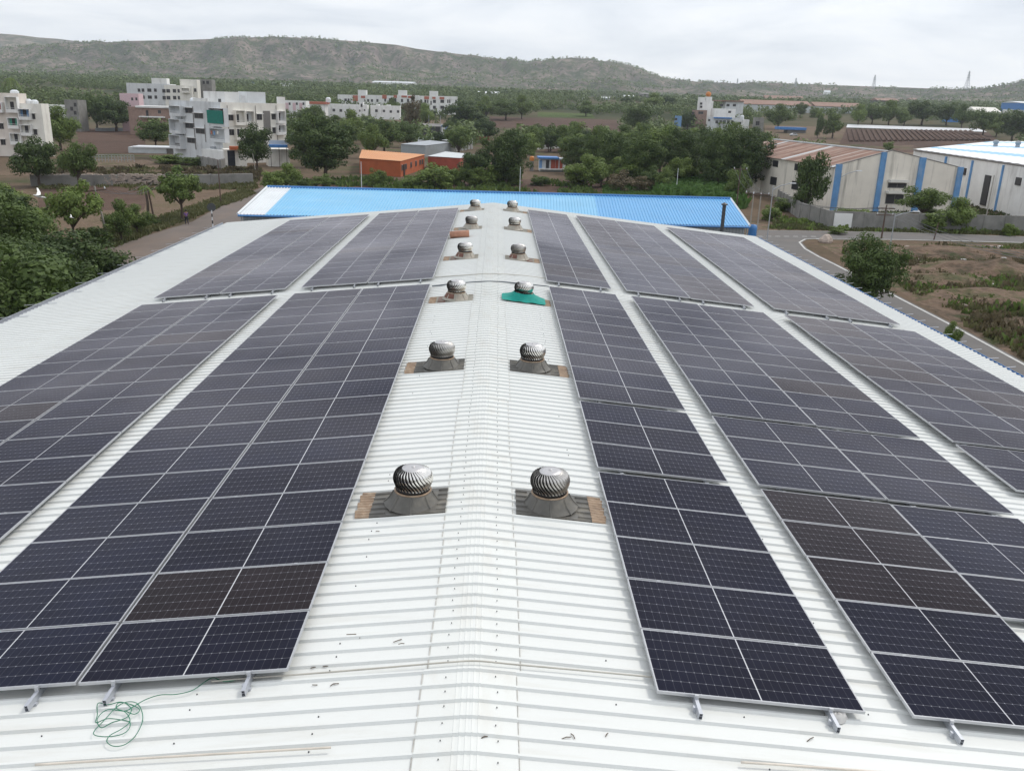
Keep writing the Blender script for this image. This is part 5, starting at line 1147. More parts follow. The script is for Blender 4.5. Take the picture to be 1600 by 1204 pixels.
# ------------------------------------------------------------------ person, road sign, car, boulder, birds
p = gp(292, 351); pr = thing('person', 'person in a purple shirt and dark trousers walking beside the left road', 'person', p, (0, 0, .6))
def skin_body(name, verts, edges, rad, m, parent, root=0):
    me = bpy.data.meshes.new(name); me.from_pydata(verts, edges, []); o = obj(name, me, parent); me.materials.append(m)
    md = o.modifiers.new('skin', 'SKIN')
    if not me.skin_vertices: bpy.ops.object.select_all(action='DESELECT')
    for i, r in enumerate(rad): me.skin_vertices[0].data[i].radius = (r, r)
    me.skin_vertices[0].data[root].use_root = True
    s = o.modifiers.new('sub', 'SUBSURF'); s.levels = 1; s.render_levels = 1; return o
vs = [(0, 0, .92), (0, 0, 1.15), (0, .0, 1.38), (0, 0, 1.48), (0, .01, 1.56), (0, .01, 1.68),   # pelvis spine neck head
      (-.1, 0, .88), (-.11, .10, .48), (-.11, .06, .08), (-.11, .16, .03), (.1, 0, .88), (.12, -.06, .47), (.12, -.22, .10), (.12, -.12, .03),
      (-.19, 0, 1.40), (-.24, -.06, 1.13), (-.23, .04, .90), (-.23, .09, .80), (.19, 0, 1.40), (.24, .08, 1.14), (.23, .22, .97), (.23, .30, .92)]
ed = [(0, 1), (1, 2), (2, 3), (3, 4), (4, 5), (0, 6), (6, 7), (7, 8), (8, 9), (0, 10), (10, 11), (11, 12), (12, 13), (2, 14), (14, 15), (15, 16), (16, 17), (2, 18), (18, 19), (19, 20), (20, 21)]
rd = [.13, .12, .13, .055, .085, .085, .09, .065, .045, .045, .09, .065, .045, .045, .06, .045, .035, .035, .06, .045, .035, .035]
def sv(me):
    if len(me.skin_vertices) == 0:
        pass
me = bpy.data.meshes.new('body'); me.from_pydata(vs, ed, []); me.materials.append(MT['skin']); bo = obj('body', me, pr)
bo.modifiers.new('skin', 'SKIN'); bo.modifiers.new('sub', 'SUBSURF').render_levels = 2
if len(me.skin_vertices) == 0: me.attributes.new('skin', 'FLOAT', 'POINT') if False else None
try:
    for i, r in enumerate(rd): me.skin_vertices[0].data[i].radius = (r, r)
    me.skin_vertices[0].data[0].use_root = True
except Exception as ex: print('skin layer', ex)
def dress(name, idx, m, grow):
    mp = {k: i for i, k in enumerate(idx)}; e2 = [(mp[a], mp[b_]) for a, b_ in ed if a in mp and b_ in mp]
    me = bpy.data.meshes.new(name); me.from_pydata([vs[i] for i in idx], e2, []); me.materials.append(m); o = obj(name, me, pr); o.modifiers.new('skin', 'SKIN'); o.modifiers.new('sub', 'SUBSURF').render_levels = 2
    try:
        for k, i in enumerate(idx): me.skin_vertices[0].data[k].radius = (rd[i] * grow, rd[i] * grow)
        me.skin_vertices[0].data[0].use_root = True
    except Exception as ex: pass
dress('shirt', [0, 1, 2, 14, 15, 18, 19], MT['shirt'], 1.22); dress('trousers', [0, 6, 7, 8, 10, 11, 12], MT['trouser'], 1.2)
MB().lathe([(.02, .14), (.07, .12), (.10, .06), (.102, .0), (.09, -.04)], 12, (0, -.005, 1.64)).build('hair', MT['hair'], pr, smooth=True)
p = atZ(333, 360); r = thing('road_sign', 'round road sign seen from its dark back on a black and white post', 'road sign', (p.x, p.y, 0))
for k in range(6): MB().tube([(0, 0, k * .38), (0, 0, (k + 1) * .38)], .07, 8).build('post_band', MT['whitem'] if k % 2 else MT['rubber'], r)
MB().lathe([(.001, -.015), (.48, -.015), (.48, .015), (.001, .015)], 24).build('disc', MT['signb'], r, loc=(0, 0, 2.6), rot=(pi / 2, 0, .1)); MB().box(-.25, .25, -.25, .25, 0, .2).build('footing', MT['wwall'], r)
def car(px, py, lab, m, ang):
    p = gp(px, py); r = thing('parked_car', lab, 'car', p, (0, 0, ang)); b = MB(); S = [(-2.0, .35), (-2.02, .75), (-1.75, .95), (-1.2, 1.0), (-.75, 1.42), (.75, 1.46), (1.35, 1.05), (1.95, .95), (2.05, .7), (2.0, .35)]
    n = len(S); b.add([(x, -.8, z) for x, z in S] + [(x, .8, z) for x, z in S], [tuple(range(n)), tuple(range(2 * n - 1, n - 1, -1))] + [(i, n + i, n + (i + 1) % n, (i + 1) % n) for i in range(n)]); b.build('body', m, r)
    MB().add([(-1.05, -.81, 1.02), (1.2, -.81, 1.05), (.7, -.81, 1.38), (-.7, -.81, 1.36)], [(0, 1, 2, 3)]).add([(-1.05, .81, 1.02), (1.2, .81, 1.05), (.7, .81, 1.38), (-.7, .81, 1.36)], [(3, 2, 1, 0)]).build('side_windows', MT['glass'], r)
    for x in (-1.3, 1.3):
        for y in (-.78, .62): w_ = MB().lathe([(.02, -.09), (.32, -.09), (.32, .09), (.02, .09)], 14).build('wheel', MT['rubber'], r, loc=(x, y + .08, .32), rot=(pi / 2, 0, 0)); MB().lathe([(.02, -.10), (.18, -.10)], 10).build('rim', MT['pole'], w_)
    for y in (-.55, .55): MB().box(2.0, 2.07, y - .15, y + .15, .68, .8).build('headlight', MT['whitem'], r)
car(1240, 212.5, 'white car parked in the yard in front of the blue tarpaulin stall', MT['carw'], .1)
#car(545, 271, 'pale parked car half hidden behind the big dark tree', MT['carw'], .4)
e_ = Bld('market_stall', 'long stall under a ragged blue tarpaulin in the dirt yard', 'stall', 245, gp(1230, 208).y, 2, 5); e_.body(390, 398, 6, MT['shade'], parapet=0, zb=-.3); e_.part('tarpaulin', 'F', (243, 388, 392, 402), -1.2, 7, MT['bluetarp'])
bpy.data.objects  # boulder
def rock(px, py, s, lab, m, grp=None):
    p = gp(px, py); b = MB(); n = 9
    for i in range(6):
        for j in range(n): pass
    b.lathe([(.5, -.1), (.62, .15), (.55, .4), (.33, .62), (.02, .68)], 9)
    b.v = [(x * s * (1 + .35 * sin(3 * y + 2 * x)), y * s * (1 + .25 * cos(4 * x)), z * s * (1 + .3 * sin(5 * x + y))) for x, y, z in b.v]; b.build('boulder', m, loc=p, label=lab, category='boulder', group=grp)
rock(1288, 379, 1.25, 'large pale pinkish boulder at the road junction corner', MT['rock'])
def bird(px, py, D, lab, s=1.0):
    d = ray(px, py).normalized(); P_ = C0 + d * D; r = thing('bird', lab, 'bird', P_, (.3, .4, .8)); r.scale = (s, s, s)
    MB().tube([(-.32, 0, 0), (-.18, 0, .01), (.0, 0, .02), (.16, 0, .03), (.28, 0, .06), (.36, 0, .07), (.46, 0, .05)], [.01, .05, .085, .07, .03, .035, .006], 8).build('body', MT['bird'], r, smooth=True)
    for s_ in (-1, 1): MB().add([(.12, s_ * .05, .05), (-.14, s_ * .05, .04), (-.06, s_ * .3, .2), (.14, s_ * .28, .21), (-.1, s_ * .55, .34), (.0, s_ * .6, .36)], [(0, 1, 2, 3), (3, 2, 4, 5)] if s_ > 0 else [(3, 2, 1, 0), (5, 4, 2, 3)]).build('wing', MT['bird'], r)
bird(60, 307, 70, 'white egret flying over the brown field at the left', 1.1); bird(111, 340, 75, 'small white bird flying in front of the left tree', .45)

# ------------------------------------------------------------------ trees
def crown_cards(seed, ncl, nl, leaf, zmin=.22, shape='round', rc=(.10, .19), flat=1.0):
    R = np.random.RandomState(seed); cs = []; rs = []
    while len(cs) < ncl:
        p = R.uniform(-1, 1, 3); r = np.linalg.norm(p)
        if r > 1 or r < .35: continue
        if shape == 'umb' and p[2] < -.35: continue
        if shape == 'cone': p[:2] *= (1 - .45 * (p[2] + 1) / 2)
        an_ = math.atan2(p[1], p[0]); lob = 1 + .22 * math.sin(2 * an_ + seed) + .16 * math.sin(5 * an_ + 2 * seed) * (.5 + .5 * p[2]); p = p * np.array([lob, lob, 1 + .12 * math.sin(3 * an_ + seed * 1.7)])
        c_ = np.array([p[0] * .42, p[1] * .42, zmin + (1 - zmin) * (.5 + .42 * p[2])]); cs.append(c_); rs.append(R.uniform(*rc))
    cs.append(np.array([0, 0, (1 + zmin) / 2])); rs.append(.26)
    cs = np.array(cs); rs = np.array(rs); per = rs ** 2 / (rs ** 2).sum()
    idx = R.choice(len(cs), nl, p=per); dirs = R.normal(size=(nl, 3)); dirs /= np.linalg.norm(dirs, axis=1)[:, None]; rad = rs[idx] * (R.uniform(.35, 1.08, nl) ** .5)
    pos = cs[idx] + dirs * rad[:, None] * np.array([1, 1, .8]); nrm = dirs * 1.1 + R.normal(size=(nl, 3)) * .42 + np.array([0, 0, .3]); nrm /= np.linalg.norm(nrm, axis=1)[:, None]
    a = np.cross(nrm, R.normal(size=(nl, 3))); a /= np.linalg.norm(a, axis=1)[:, None]; b_ = np.cross(nrm, a); sz = leaf * R.uniform(.6, 1.35, nl)[:, None]
    V = np.stack([pos - a * sz, pos - b_ * sz * .55, pos + a * sz, pos + b_ * sz * .55], 1)
    return V, cs
def crown_mesh(name, mats, **k):
    V, cs = crown_cards(**k); n = len(V); return np_mesh(name, V.reshape(-1, 3), np.arange(n * 4).reshape(-1, 4), mats), cs
def trunk_mesh(cs, base=.035, top=.45):
    b = MB(); b.tube([(0, 0, -.04), (.01, 0, .12), (0, .01, top * .7), (0, 0, top)], [base, base * .8, base * .6, base * .45], 7)
    for c_ in cs[:12]: m = Vector((c_[0] * .45, c_[1] * .45, (top * .75 + c_[2]) / 2)); b.tube([(0, 0, top * .6), m, tuple(c_)], [base * .4, base * .25, base * .1], 5, caps=False)
    return b.mesh('trunk', MT['bark'])
PROTO = {}
def proto(key, m, **k):
    cm, cs = crown_mesh('crown', MT[m], **k); PROTO[key] = (trunk_mesh(cs, top=max(.3, k.get('zmin', .22) + .15)), cm)
proto('big', 'leafA', seed=1, ncl=70, nl=15000, leaf=.017, zmin=.12, rc=(.07, .15)); proto('big2', 'leafA', seed=2, ncl=75, nl=15000, leaf=.016, zmin=.10, rc=(.07, .14))
proto('big3', 'leafB', seed=31, ncl=60, nl=15000, leaf=.017, zmin=.10, rc=(.07, .15)); proto('dark', 'leafA', seed=3, ncl=36, nl=6500, leaf=.024, zmin=.14); proto('dark2', 'leafA', seed=4, ncl=30, nl=6000, leaf=.026, zmin=.2, rc=(.09, .2))
proto('mid', 'leafB', seed=5, ncl=34, nl=6000, leaf=.026, zmin=.12); proto('mid2', 'leafB', seed=6, ncl=28, nl=5500, leaf=.026, zmin=.18, shape='umb')
proto('light', 'leafC', seed=7, ncl=26, nl=4800, leaf=.027, zmin=.05); proto('bush', 'leafB', seed=8, ncl=24, nl=3500, leaf=.032, zmin=-.25); proto('dry', 'leafD', seed=9, ncl=20, nl=2200, leaf=.03, zmin=-.2)
proto('open', 'leafB', seed=10, ncl=26, nl=4200, leaf=.028, zmin=.34, rc=(.08, .15)); proto('wisp', 'leafD', seed=12, ncl=34, nl=3200, leaf=.022, zmin=.15, shape='cone', rc=(.05, .11)); proto('tall', 'leafA', seed=13, ncl=34, nl=6500, leaf=.024, zmin=.02, shape='cone')
kinds = {'big3': 'full crowned green tree', 'big': 'dense dark green tree', 'big2': 'leafy mid green tree', 'dark': 'round dark green tree', 'dark2': 'tall crowned dark green tree', 'mid': 'mid green tree', 'mid2': 'flat topped green tree', 'light': 'light green bushy tree', 'bush': 'green bush', 'dry': 'dry brownish bush', 'open': 'open crowned tree on a bare trunk', 'wisp': 'thin wispy grey green tree', 'tall': 'tall narrow dark tree'}
TR = random.Random(21)
def tree(kind, where, P=None, px=None, base=None, top=None, w=None, wm=None, hm=None, group=None, name=None, D=None):
    if P is None: P = gp(px, base); s = scale_at(P); wm = w / s; hm = (base - top) / s * 1.02
    nm = name or ('bush' if kind in ('bush', 'dry') else 'tree'); lab = kinds[kind] + ' ' + where
    o = thing(nm, lab, nm, P, (0, 0, TR.uniform(0, 6.28)), group); o.scale = (wm, wm, hm)
    tm, cm = PROTO[kind]; obj('trunk', tm, o); obj('crown', cm, o); return o
G_L = 'trees massed left of the warehouse'
for i, (x, y, w_, h_, k, wh_) in enumerate([(-24, 40, 10, 7.0, 'big', 'nearest the left eave'), (-33, 47, 12, 9.0, 'big2', 'second nearest the left eave'), (-27, 50, 9, 6.2, 'big', 'behind the nearest one at the left eave'),
        (-39, 58, 11, 8.0, 'big2', 'in the middle of the left tree mass'), (-31, 57, 7, 5.4, 'big2', 'at the right tip of the left tree mass'), (-28, 58, 8.5, 5.6, 'big', 'overhanging the road beside the left eave'), (-37, 66, 9, 7, 'big', 'left of the one overhanging the road'), (-23.5, 46, 8, 6, 'big2', 'pressed against the left eave, third along'), (-46, 55, 11, 7.5, 'big', 'at the left edge of the photo'), (-47, 72, 9, 6, 'big2', 'behind the left tree mass by the palm'), (-43, 76, 8, 6, 'big', 'at the back of the left tree mass near the road'), (-22, 30, 9, 6.5, 'big2', 'close below the left eave in the corner'), (-32, 34, 11, 8.5, 'big', 'left of the nearest eave tree'), (-42, 42, 11, 8, 'big2', 'far into the left corner')]):
    tree(k, wh_, P=V3(x, y), wm=w_, hm=h_ * 1.13, group=G_L)
TL = [  # kind, px, base, top, width, where
 ('dark', 62, 292, 213, 76, 'in front of the peach apartments'), ('dark2', 124, 296, 220, 52, 'right of the one before the peach apartments'), ('mid', 95, 235, 172, 66, 'above the dark ones beside the peach apartments'), ('dark', 152, 203, 146, 50, 'behind the left brown field'), ('dark', 182, 206, 152, 66, 'at the back edge of the left brown field'), ('dark', 244, 231, 186, 50, 'between the brick house and the white flat shed'),
 ('open', 285, 345, 262, 74, 'standing beside the walking person'), ('open', 118, 388, 283, 84, 'with a forked trunk beside the left road'), ('mid', 190, 378, 316, 54, 'beside the left road between two poles'), ('mid', 215, 366, 322, 44, 'right of the roadside pale pole'), ('bush', 150, 386, 345, 60, 'under the forked tree'), ('bush', 243, 352, 340, 22, 'at the foot of the leaning dark pole'),
 ('light', 28, 375, 300, 66, 'at the left edge below the palms'), ('mid', 10, 340, 290, 60, 'at the left edge behind the palms'), ('bush', 60, 345, 318, 40, 'beside the small field at the left'),
 ('dark', 402, 268, 192, 58, 'in front of the grey white apartments'), ('bush', 425, 300, 262, 46, 'at the left end of the blue roof'), ('mid', 448, 298, 258, 50, 'behind the left end of the blue roof'), ('bush', 470, 300, 276, 40, 'low behind the blue roof at the left'), ('bush', 262, 256, 238, 60, 'spreading low before the white shed'), ('bush', 300, 258, 243, 50, 'low at the foot of the grey white apartments'),
 ('big', 510, 282, 183, 112, 'in front of the orange building'), ('dark', 478, 262, 196, 60, 'left of the big one before the orange building'), ('mid', 548, 225, 176, 46, 'behind the big dark tree'), ('mid', 600, 238, 193, 60, 'behind the orange building'), ('mid2', 490, 205, 165, 40, 'near the red roofed house'), ('dark', 575, 212, 184, 36, 'below the front row of the white colony'),
 ('wisp', 645, 216, 146, 52, 'in front of the white colony'), ('dark', 641, 222, 190, 44, 'at the foot of the wispy tree'), ('bush', 591, 292, 259, 34, 'in front of the orange building wall'), ('bush', 682, 295, 250, 70, 'right of the orange building'), ('bush', 645, 294, 272, 50, 'low before the orange building'), ('mid', 665, 200, 165, 34, 'right of the wispy tree'), ('light', 505, 296, 274, 40, 'low by the dark pit behind the blue roof'),
 ('dark', 727, 208, 157, 68, 'right of the white colony'), ('mid', 760, 186, 154, 36, 'behind the brown field at its left'), ('dark', 790, 188, 154, 50, 'at the back left of the brown field'), ('mid', 815, 186, 152, 32, 'behind the brown field near its middle'), ('dark', 760, 222, 186, 44, 'left of the brown field, near'), ('big', 790, 290, 205, 88, 'right of the white roofed orange shed'), ('dark', 742, 290, 232, 60, 'between the orange shed and the big round tree'), ('dark', 833, 226, 193, 46, 'on the brown field edge'),
 ('mid', 897, 224, 193, 40, 'right of the brown field gap'), ('bush', 885, 240, 218, 34, 'beside the pale wall behind the shack'), ('big2', 907, 272, 212, 64, 'right of the blue shack'), ('dark', 995, 208, 163, 54, 'standing above the long tree belt'), ('mid', 915, 182, 160, 36, 'beside the pale roofed shed'), ('dark', 980, 170, 150, 22, 'behind the fields near the far white sheds'), ('dark', 1043, 172, 150, 24, 'left of the white houses'), ('mid', 1020, 172, 148, 40, 'behind the tree above the belt'), ('tall', 1074, 202, 172, 34, 'at the blue grey house'),
 ('big2', 950, 285, 205, 80, 'leftmost in the long tree belt'), ('mid', 935, 262, 202, 56, 'at the back left of the long tree belt'), ('big', 1000, 292, 212, 84, 'in the long tree belt, second from left'), ('mid2', 1030, 278, 198, 74, 'in the long tree belt behind the dry bush'), ('big2', 1060, 290, 202, 84, 'in the middle of the long tree belt'), ('mid', 1005, 246, 198, 60, 'at the back of the long tree belt'), ('dark', 1090, 270, 197, 72, 'behind the corn patch in the tree belt'), ('big2', 1120, 300, 205, 84, 'right of the middle of the tree belt'), ('mid', 1140, 262, 197, 60, 'in the tree belt below the grey house'), ('big', 1165, 302, 206, 80, 'near the right end of the tree belt'), ('dark', 1185, 262, 200, 60, 'at the right end of the tree belt'), ('mid', 1200, 290, 222, 44, 'between the tree belt and the old factory'), ('light', 1150, 318, 262, 46, 'behind the corn patch at its right'),
 ('light', 1037, 302, 264, 36, 'left of the corn patch'), ('dry', 970, 300, 262, 50, 'between the tree belt and the green plot'), ('bush', 905, 292, 258, 56, 'beside the shack at its right'), ('bush', 845, 290, 272, 40, 'under the shack'), ('dry', 1000, 300, 272, 40, 'left of the light bush at the corn patch'),
 ('tall', 1256, 338, 228, 62, 'climbing over the left wall of the old factory'), ('mid', 1215, 202, 166, 40, 'in front of the brown roofed shed'), ('dark', 1250, 184, 160, 24, 'before the long white shed'), ('bush', 1275, 184, 165, 24, 'before the second long white shed'), ('light', 1300, 216, 175, 44, 'left of the white plastic field'), ('tall', 1277, 216, 178, 14, 'beside the light tree at the plastic field'),
 ('mid', 1340, 196, 166, 30, 'leftmost behind the plastic field'), ('dark', 1362, 194, 163, 34, 'second behind the plastic field'), ('mid', 1388, 196, 160, 38, 'third behind the plastic field'), ('light', 1412, 197, 172, 32, 'small one behind the plastic field'), ('dark2', 1440, 196, 157, 54, 'tallest behind the plastic field'), ('dark', 1478, 196, 160, 40, 'left of the blue shed'), ('mid', 1502, 200, 166, 30, 'in front of the cream and blue factory'), ('dark', 1535, 212, 170, 44, 'right of the cream and blue factory'), ('dark', 1580, 222, 172, 52, 'at the right edge below the blue hall'), ('mid', 1556, 214, 185, 34, 'between the two at the right edge'),
 ('dark', 1474, 275, 231, 52, 'behind the gable of the old factory'), ('mid2', 1525, 312, 246, 54, 'between the old factory and the striped warehouse'), ('bush', 1387, 236, 219, 22, 'behind the roof ridge of the old factory'),
 ('mid2', 1440, 345, 292, 78, 'in front of the old factory inside the wall'), ('mid', 1492, 362, 312, 62, 'inside the boundary wall right of the factory'), ('bush', 1455, 362, 325, 50, 'over the boundary wall'), ('bush', 1330, 342, 322, 70, 'low along the factory front'), ('light', 1448, 340, 318, 30, 'small and pale before the factory wall'), ('bush', 1400, 344, 328, 50, 'low before the factory windows'), ('bush', 1575, 368, 345, 30, 'at the foot of the wall near the right edge'),
 ('big', 1354, 486, 368, 112, 'beside the road just beyond the right eave'), ('bush', 1310, 366, 352, 36, 'at the wall corner by the road'), ('bush', 1225, 330, 305, 44, 'under the climbing tree'), ('bush', 1205, 345, 318, 40, 'in the rough ground right of the blue roof'), ('dark', 1140, 295, 250, 30, 'behind the rusty pole'),
 ('mid', 1483, 545, 503, 26, 'sprouting beside the right eave')]
for k, px, bs, tp, w_, wh_ in TL: tree(k, wh_, px=px, base=bs, top=tp, w=w_)
# palms
def palm(px, base, top, spread, lab):
    P = gp(px, base); s = scale_at(P); h = (base - top) / s; L_ = spread / s / 2; o = thing('palm_tree', lab, 'palm tree', P); MB().tube([(0, 0, -.2), (.15, 0, h * .5), (0, 0, h * .85)], [.2, .15, .12], 7).build('trunk', MT['bark'], o)
    for k in range(13):
        a = k * 2.4; up = .2 + .5 * ((k * 5) % 13) / 13; b = MB(); pts = [Vector((cos(a) * L_ * t, sin(a) * L_ * t, h * .85 + L_ * (up * 1.6 * t - (1.5 + up * .4) * t * t))) for t in [i / 8 for i in range(9)]]
        sd_ = Vector((-sin(a), cos(a), 0))
        for i in range(8):
            for q in range(2):
                c_ = pts[i].lerp(pts[i + 1], q / 2)
                for s_ in (-1, 1):
                    l = L_ * .26 * (1 - .6 * abs((i + q / 2) / 8 - .4)); b.add([c_, c_ + (pts[i + 1] - pts[i]) * .30, c_ + sd_ * s_ * l + (pts[i + 1] - pts[i]) * .6 + Vector((0, 0, -l * .5))], [(0, 1, 2)])
        b.tube(pts, [.03] * 9, 3); b.build('frond', MT['leafC'], o)
palm(22, 385, 290, 90, 'coconut palm with drooping fronds at the left edge'); palm(58, 372, 322, 70, 'low coconut palm beside the brown field at the left'); palm(24, 176, 118, 34, 'distant coconut palm rising behind the peach apartments')
palm(232, 350, 283, 26, 'thin palm with hanging dry fronds beside the leaning pole')
LM = [(30, 200, 'the peach apartments'), (98, 170, 'the half built house'), (270, 150, 'the cream tower apartments'), (400, 170, 'the grey white apartments'), (240, 180, 'the brick house'), (470, 170, 'the pink row houses'), (560, 180, 'the front colony row'), (690, 165, 'the four storey colony block'), (620, 210, 'the orange building'), (700, 225, 'the tin sheds'), (860, 190, 'the brown field'), (958, 175, 'the pale roofed shed'), (865, 250, 'the blue shack'), (1050, 240, 'the tree belt'), (1100, 165, 'the orange tank house'), (1150, 190, 'the low white houses'), (1215, 165, 'the long factory shed'), (1330, 160, 'the second long shed'), (1375, 155, 'the dark steel shed'), (1430, 205, 'the plastic covered field'), (1480, 185, 'the bright blue shed'), (1560, 175, 'the blue factory hall'), (180, 215, 'the left brown field'), (150, 260, 'the metal fence')]
ob = ['leftmost', 'second', 'third', 'fourth', 'fifth', 'sixth', 'seventh', 'eighth', 'rightmost']
for row, (by, hh_, x0_, x1_) in {'front': (296, 46, 905, 1195), 'middle': (262, 44, 895, 1205), 'back': (238, 38, 900, 1190)}.items():
    for k in range(9):
        q_ = (x0_ + (x1_ - x0_) * k / 8 + TR.uniform(-9, 9), by + TR.uniform(-5, 3)); hh2 = hh_ * TR.uniform(.75, 1.2)
        tree(TR.choice(['mid', 'mid2', 'big2', 'light', 'dark', 'mid']), '%s in the %s row of the long belt' % (ob[k], row), px=q_[0], base=q_[1], top=q_[1] - hh2, w=hh2 * TR.uniform(1.0, 1.35))
for k in range(9):
    q_ = (700 + k * 13, 292 - abs(k - 4)); hh2 = TR.uniform(26, 46); tree(TR.choice(['mid', 'light', 'bush']), '%s in the low row behind the blue roof ridge' % ob[k], px=q_[0], base=q_[1], top=q_[1] - hh2, w=hh2 * 1.2)
# medium distance trees, scattered through the countryside
cand = []
EX = [(118, 198, 232, 242), (756, 180, 975, 226), (1195, 196, 1330, 240), (1300, 192, 1580, 262), (500, 183, 560, 206), (660, 196, 700, 225), (140, 245, 275, 270), (600, 285, 960, 330), (840, 172, 932, 184)]
tries = 0; BRX = BR
while len(cand) < 140 and tries < 6000:
    tries += 1; th = TR.uniform(-.62, .64); r_ = TR.uniform(230, 720); x, y = r_ * sin(th), r_ * cos(th)
    if fbm(np.array(x / 90.0 + 9), np.array(y / 90.0 + 3), 3) < .47: continue
    P = V3(x, y, tz(x, y)); q = px_of(P); h = TR.uniform(4.5, 9); wd = h * TR.uniform(.8, 1.2); s = F_PX / q[2]; t_ = q[1] - h * s
    if q[1] > 262 or any(a <= q[0] <= c_ and b_ <= q[1] <= d_ for a, b_, c_, d_ in EX): continue
    if any(q[0] + wd * s / 2 > a - 2 and q[0] - wd * s / 2 < c_ + 2 and t_ < d_ - 3 and r_ < D + 15 for a, b_, c_, d_, D in BRX): continue
    if any((x - u.x) ** 2 + (y - u.y) ** 2 < 20 for u, *_ in cand): continue
    cand.append((P, wd, h, q))
cand.sort(key=lambda t: -t[3][1])
for i, (P, wd, h, q) in enumerate(cand):
    k = TR.choice(['dark', 'mid', 'mid2', 'dark2', 'light', 'dark', 'mid'])
    lx, ly, ln_ = min(LM, key=lambda t: (t[0] - q[0]) ** 2 + 9 * (t[1] - q[1]) ** 2); dx_, dy_ = q[0] - lx, q[1] - ly
    rel = ('just ' if abs(dx_) < 30 else 'well ' if abs(dx_) > 75 else '') + ('left of ' if dx_ < 0 else 'right of ') + ('and beyond ' if dy_ < -4 else 'and before ' if dy_ > 4 else '')
    tree(k, rel + ln_ + (', small' if h < 5.8 else ', tall' if h > 7.8 else ''), P=P, wm=wd, hm=h, group='trees scattered over the plain')
# --- far woods: thousands of small crowns as one mass
def woods(name, n, rmin, rmax, nl, hh, leafs, thr, seed, freq=140.0):
    R = np.random.RandomState(seed); m = n * 9; th = R.uniform(-.72, .74, m); r_ = np.sqrt(R.uniform(rmin ** 2, rmax ** 2, m)); x = r_ * np.sin(th); y = r_ * np.cos(th)
    dn = fbm(x / freq + 9, y / freq + 3, 4); ok = dn > thr + R.uniform(-.06, .06, m); x, y = x[ok], y[ok]; z = terr(x, y)
    d = np.stack([x - C0.x, y - C0.y, z - C0.z], 1); dep = d @ np.array(FW); pxx = 800 + F_PX * (d @ np.array(RT)) / dep; pyy = 602 - F_PX * (d @ np.array(UP)) / dep; keep = np.ones(len(x), bool); h = R.uniform(*hh, len(x)); top = pyy - h * F_PX / dep; rr = np.hypot(x, y)
    for a, b_, c_, d_ in EX: keep &= ~((pxx > a) & (pxx < c_) & (pyy > b_) & (pyy < d_))
    for a, b_, c_, d_, D in BR: keep &= ~((pxx > a - 4) & (pxx < c_ + 4) & (top < d_ - 2) & (rr < D + 20))
    x, y, z, h = x[keep][:n], y[keep][:n], z[keep][:n], h[keep][:n]; k = len(x); w_ = h * R.uniform(.4, .62, k)
    dirs = R.normal(size=(k, nl, 3)); dirs /= np.linalg.norm(dirs, axis=2)[..., None]; rad = R.uniform(.6, 1.05, (k, nl, 1)) ** .5
    off = dirs * rad * np.stack([w_, w_, h * .46], 1)[:, None, :]; off *= 1 + .25 * np.sin(dirs[..., :1] * 5 + x[:, None, None]); pos = np.stack([x, y, z + h * .5], 1)[:, None, :] + off
    nrm = dirs + R.normal(size=dirs.shape) * .45 + np.array([0, 0, .3]); nrm /= np.linalg.norm(nrm, axis=2)[..., None]; a = np.cross(nrm, R.normal(size=dirs.shape)); a /= np.linalg.norm(a, axis=2)[..., None]; b_ = np.cross(nrm, a); sz = (h * leafs)[:, None, None] * R.uniform(.7, 1.3, (k, nl, 1))
    V = np.stack([pos - a * sz, pos - b_ * sz * .7, pos + a * sz, pos + b_ * sz * .7], 2).reshape(-1, 3); return obj(name, np_mesh(name, V, np.arange(len(V)).reshape(-1, 4), MT['leafF']), label='far woodland of low green trees spread over the plain', category='woodland', kind='stuff')
woods('far_woods', 4200, 300, 1000, 70, (3.5, 8), .11, .44, 5)
woods('far_woods', 8500, 950, 2050, 20, (4, 9), .2, .42, 6, 200.0)['label'] = 'dense dark woodland belt at the foot of the hills'
o2_ = None; w3 = woods('hill_scrub', 11000, 1950, 2900, 6, (3, 7.5), .32, .42, 8, 120.0); w3['label'] = 'scattered dark scrub bushes growing on the far hillsides'; w3['category'] = 'scrub'
# --- low growth near by: scrub ground right, verges, corn
def tufts(name, poly, n, hh, m, lab, cat, seed, jit=.5, thr=None, wide=.5, cards=5):
    R = np.random.RandomState(seed); P4 = [np.array(gp(*q)) for q in poly]; u = R.rand(n); v = R.rand(n); u_ = u[:, None]; v_ = v[:, None]
    P = (P4[0] * (1 - u_) + P4[1] * u_) * (1 - v_) + (P4[3] * (1 - u_) + P4[2] * u_) * v_
    if thr is not None: k = fbm(P[:, 0] / 5.0 + seed, P[:, 1] / 5.0, 3) > thr; P = P[k]
    n = len(P); h = R.uniform(*hh, n); a = R.uniform(0, pi, (n, cards)); off = R.normal(size=(n, cards, 3)) * (h * wide)[:, None, None] * [1, 1, .12]; base = P[:, None, :] + off; base[..., 2] = np.maximum(P[:, 2][:, None], base[..., 2]) - .02
    dx = np.stack([np.cos(a), np.sin(a), 0 * a], -1) * (h * .28)[:, None, None]; tip = base + np.stack([R.normal(size=a.shape) * .3, R.normal(size=a.shape) * .3, R.uniform(.6, 1.1, a.shape)], -1) * h[:, None, None]
    V = np.stack([base - dx, base + dx, tip + dx * .45, tip - dx * .45], 2).reshape(-1, 3); return obj(name, np_mesh(name, V, np.arange(len(V)).reshape(-1, 4), m), label=lab, category=cat, kind='stuff')
tufts('corn_patch', [(1045, 312), (1150, 326), (1130, 288), (1040, 284)], 5200, (1.2, 2.0), MT['crop'], 'dense green corn patch behind the right part of the blue roof', 'corn', 3, cards=5)
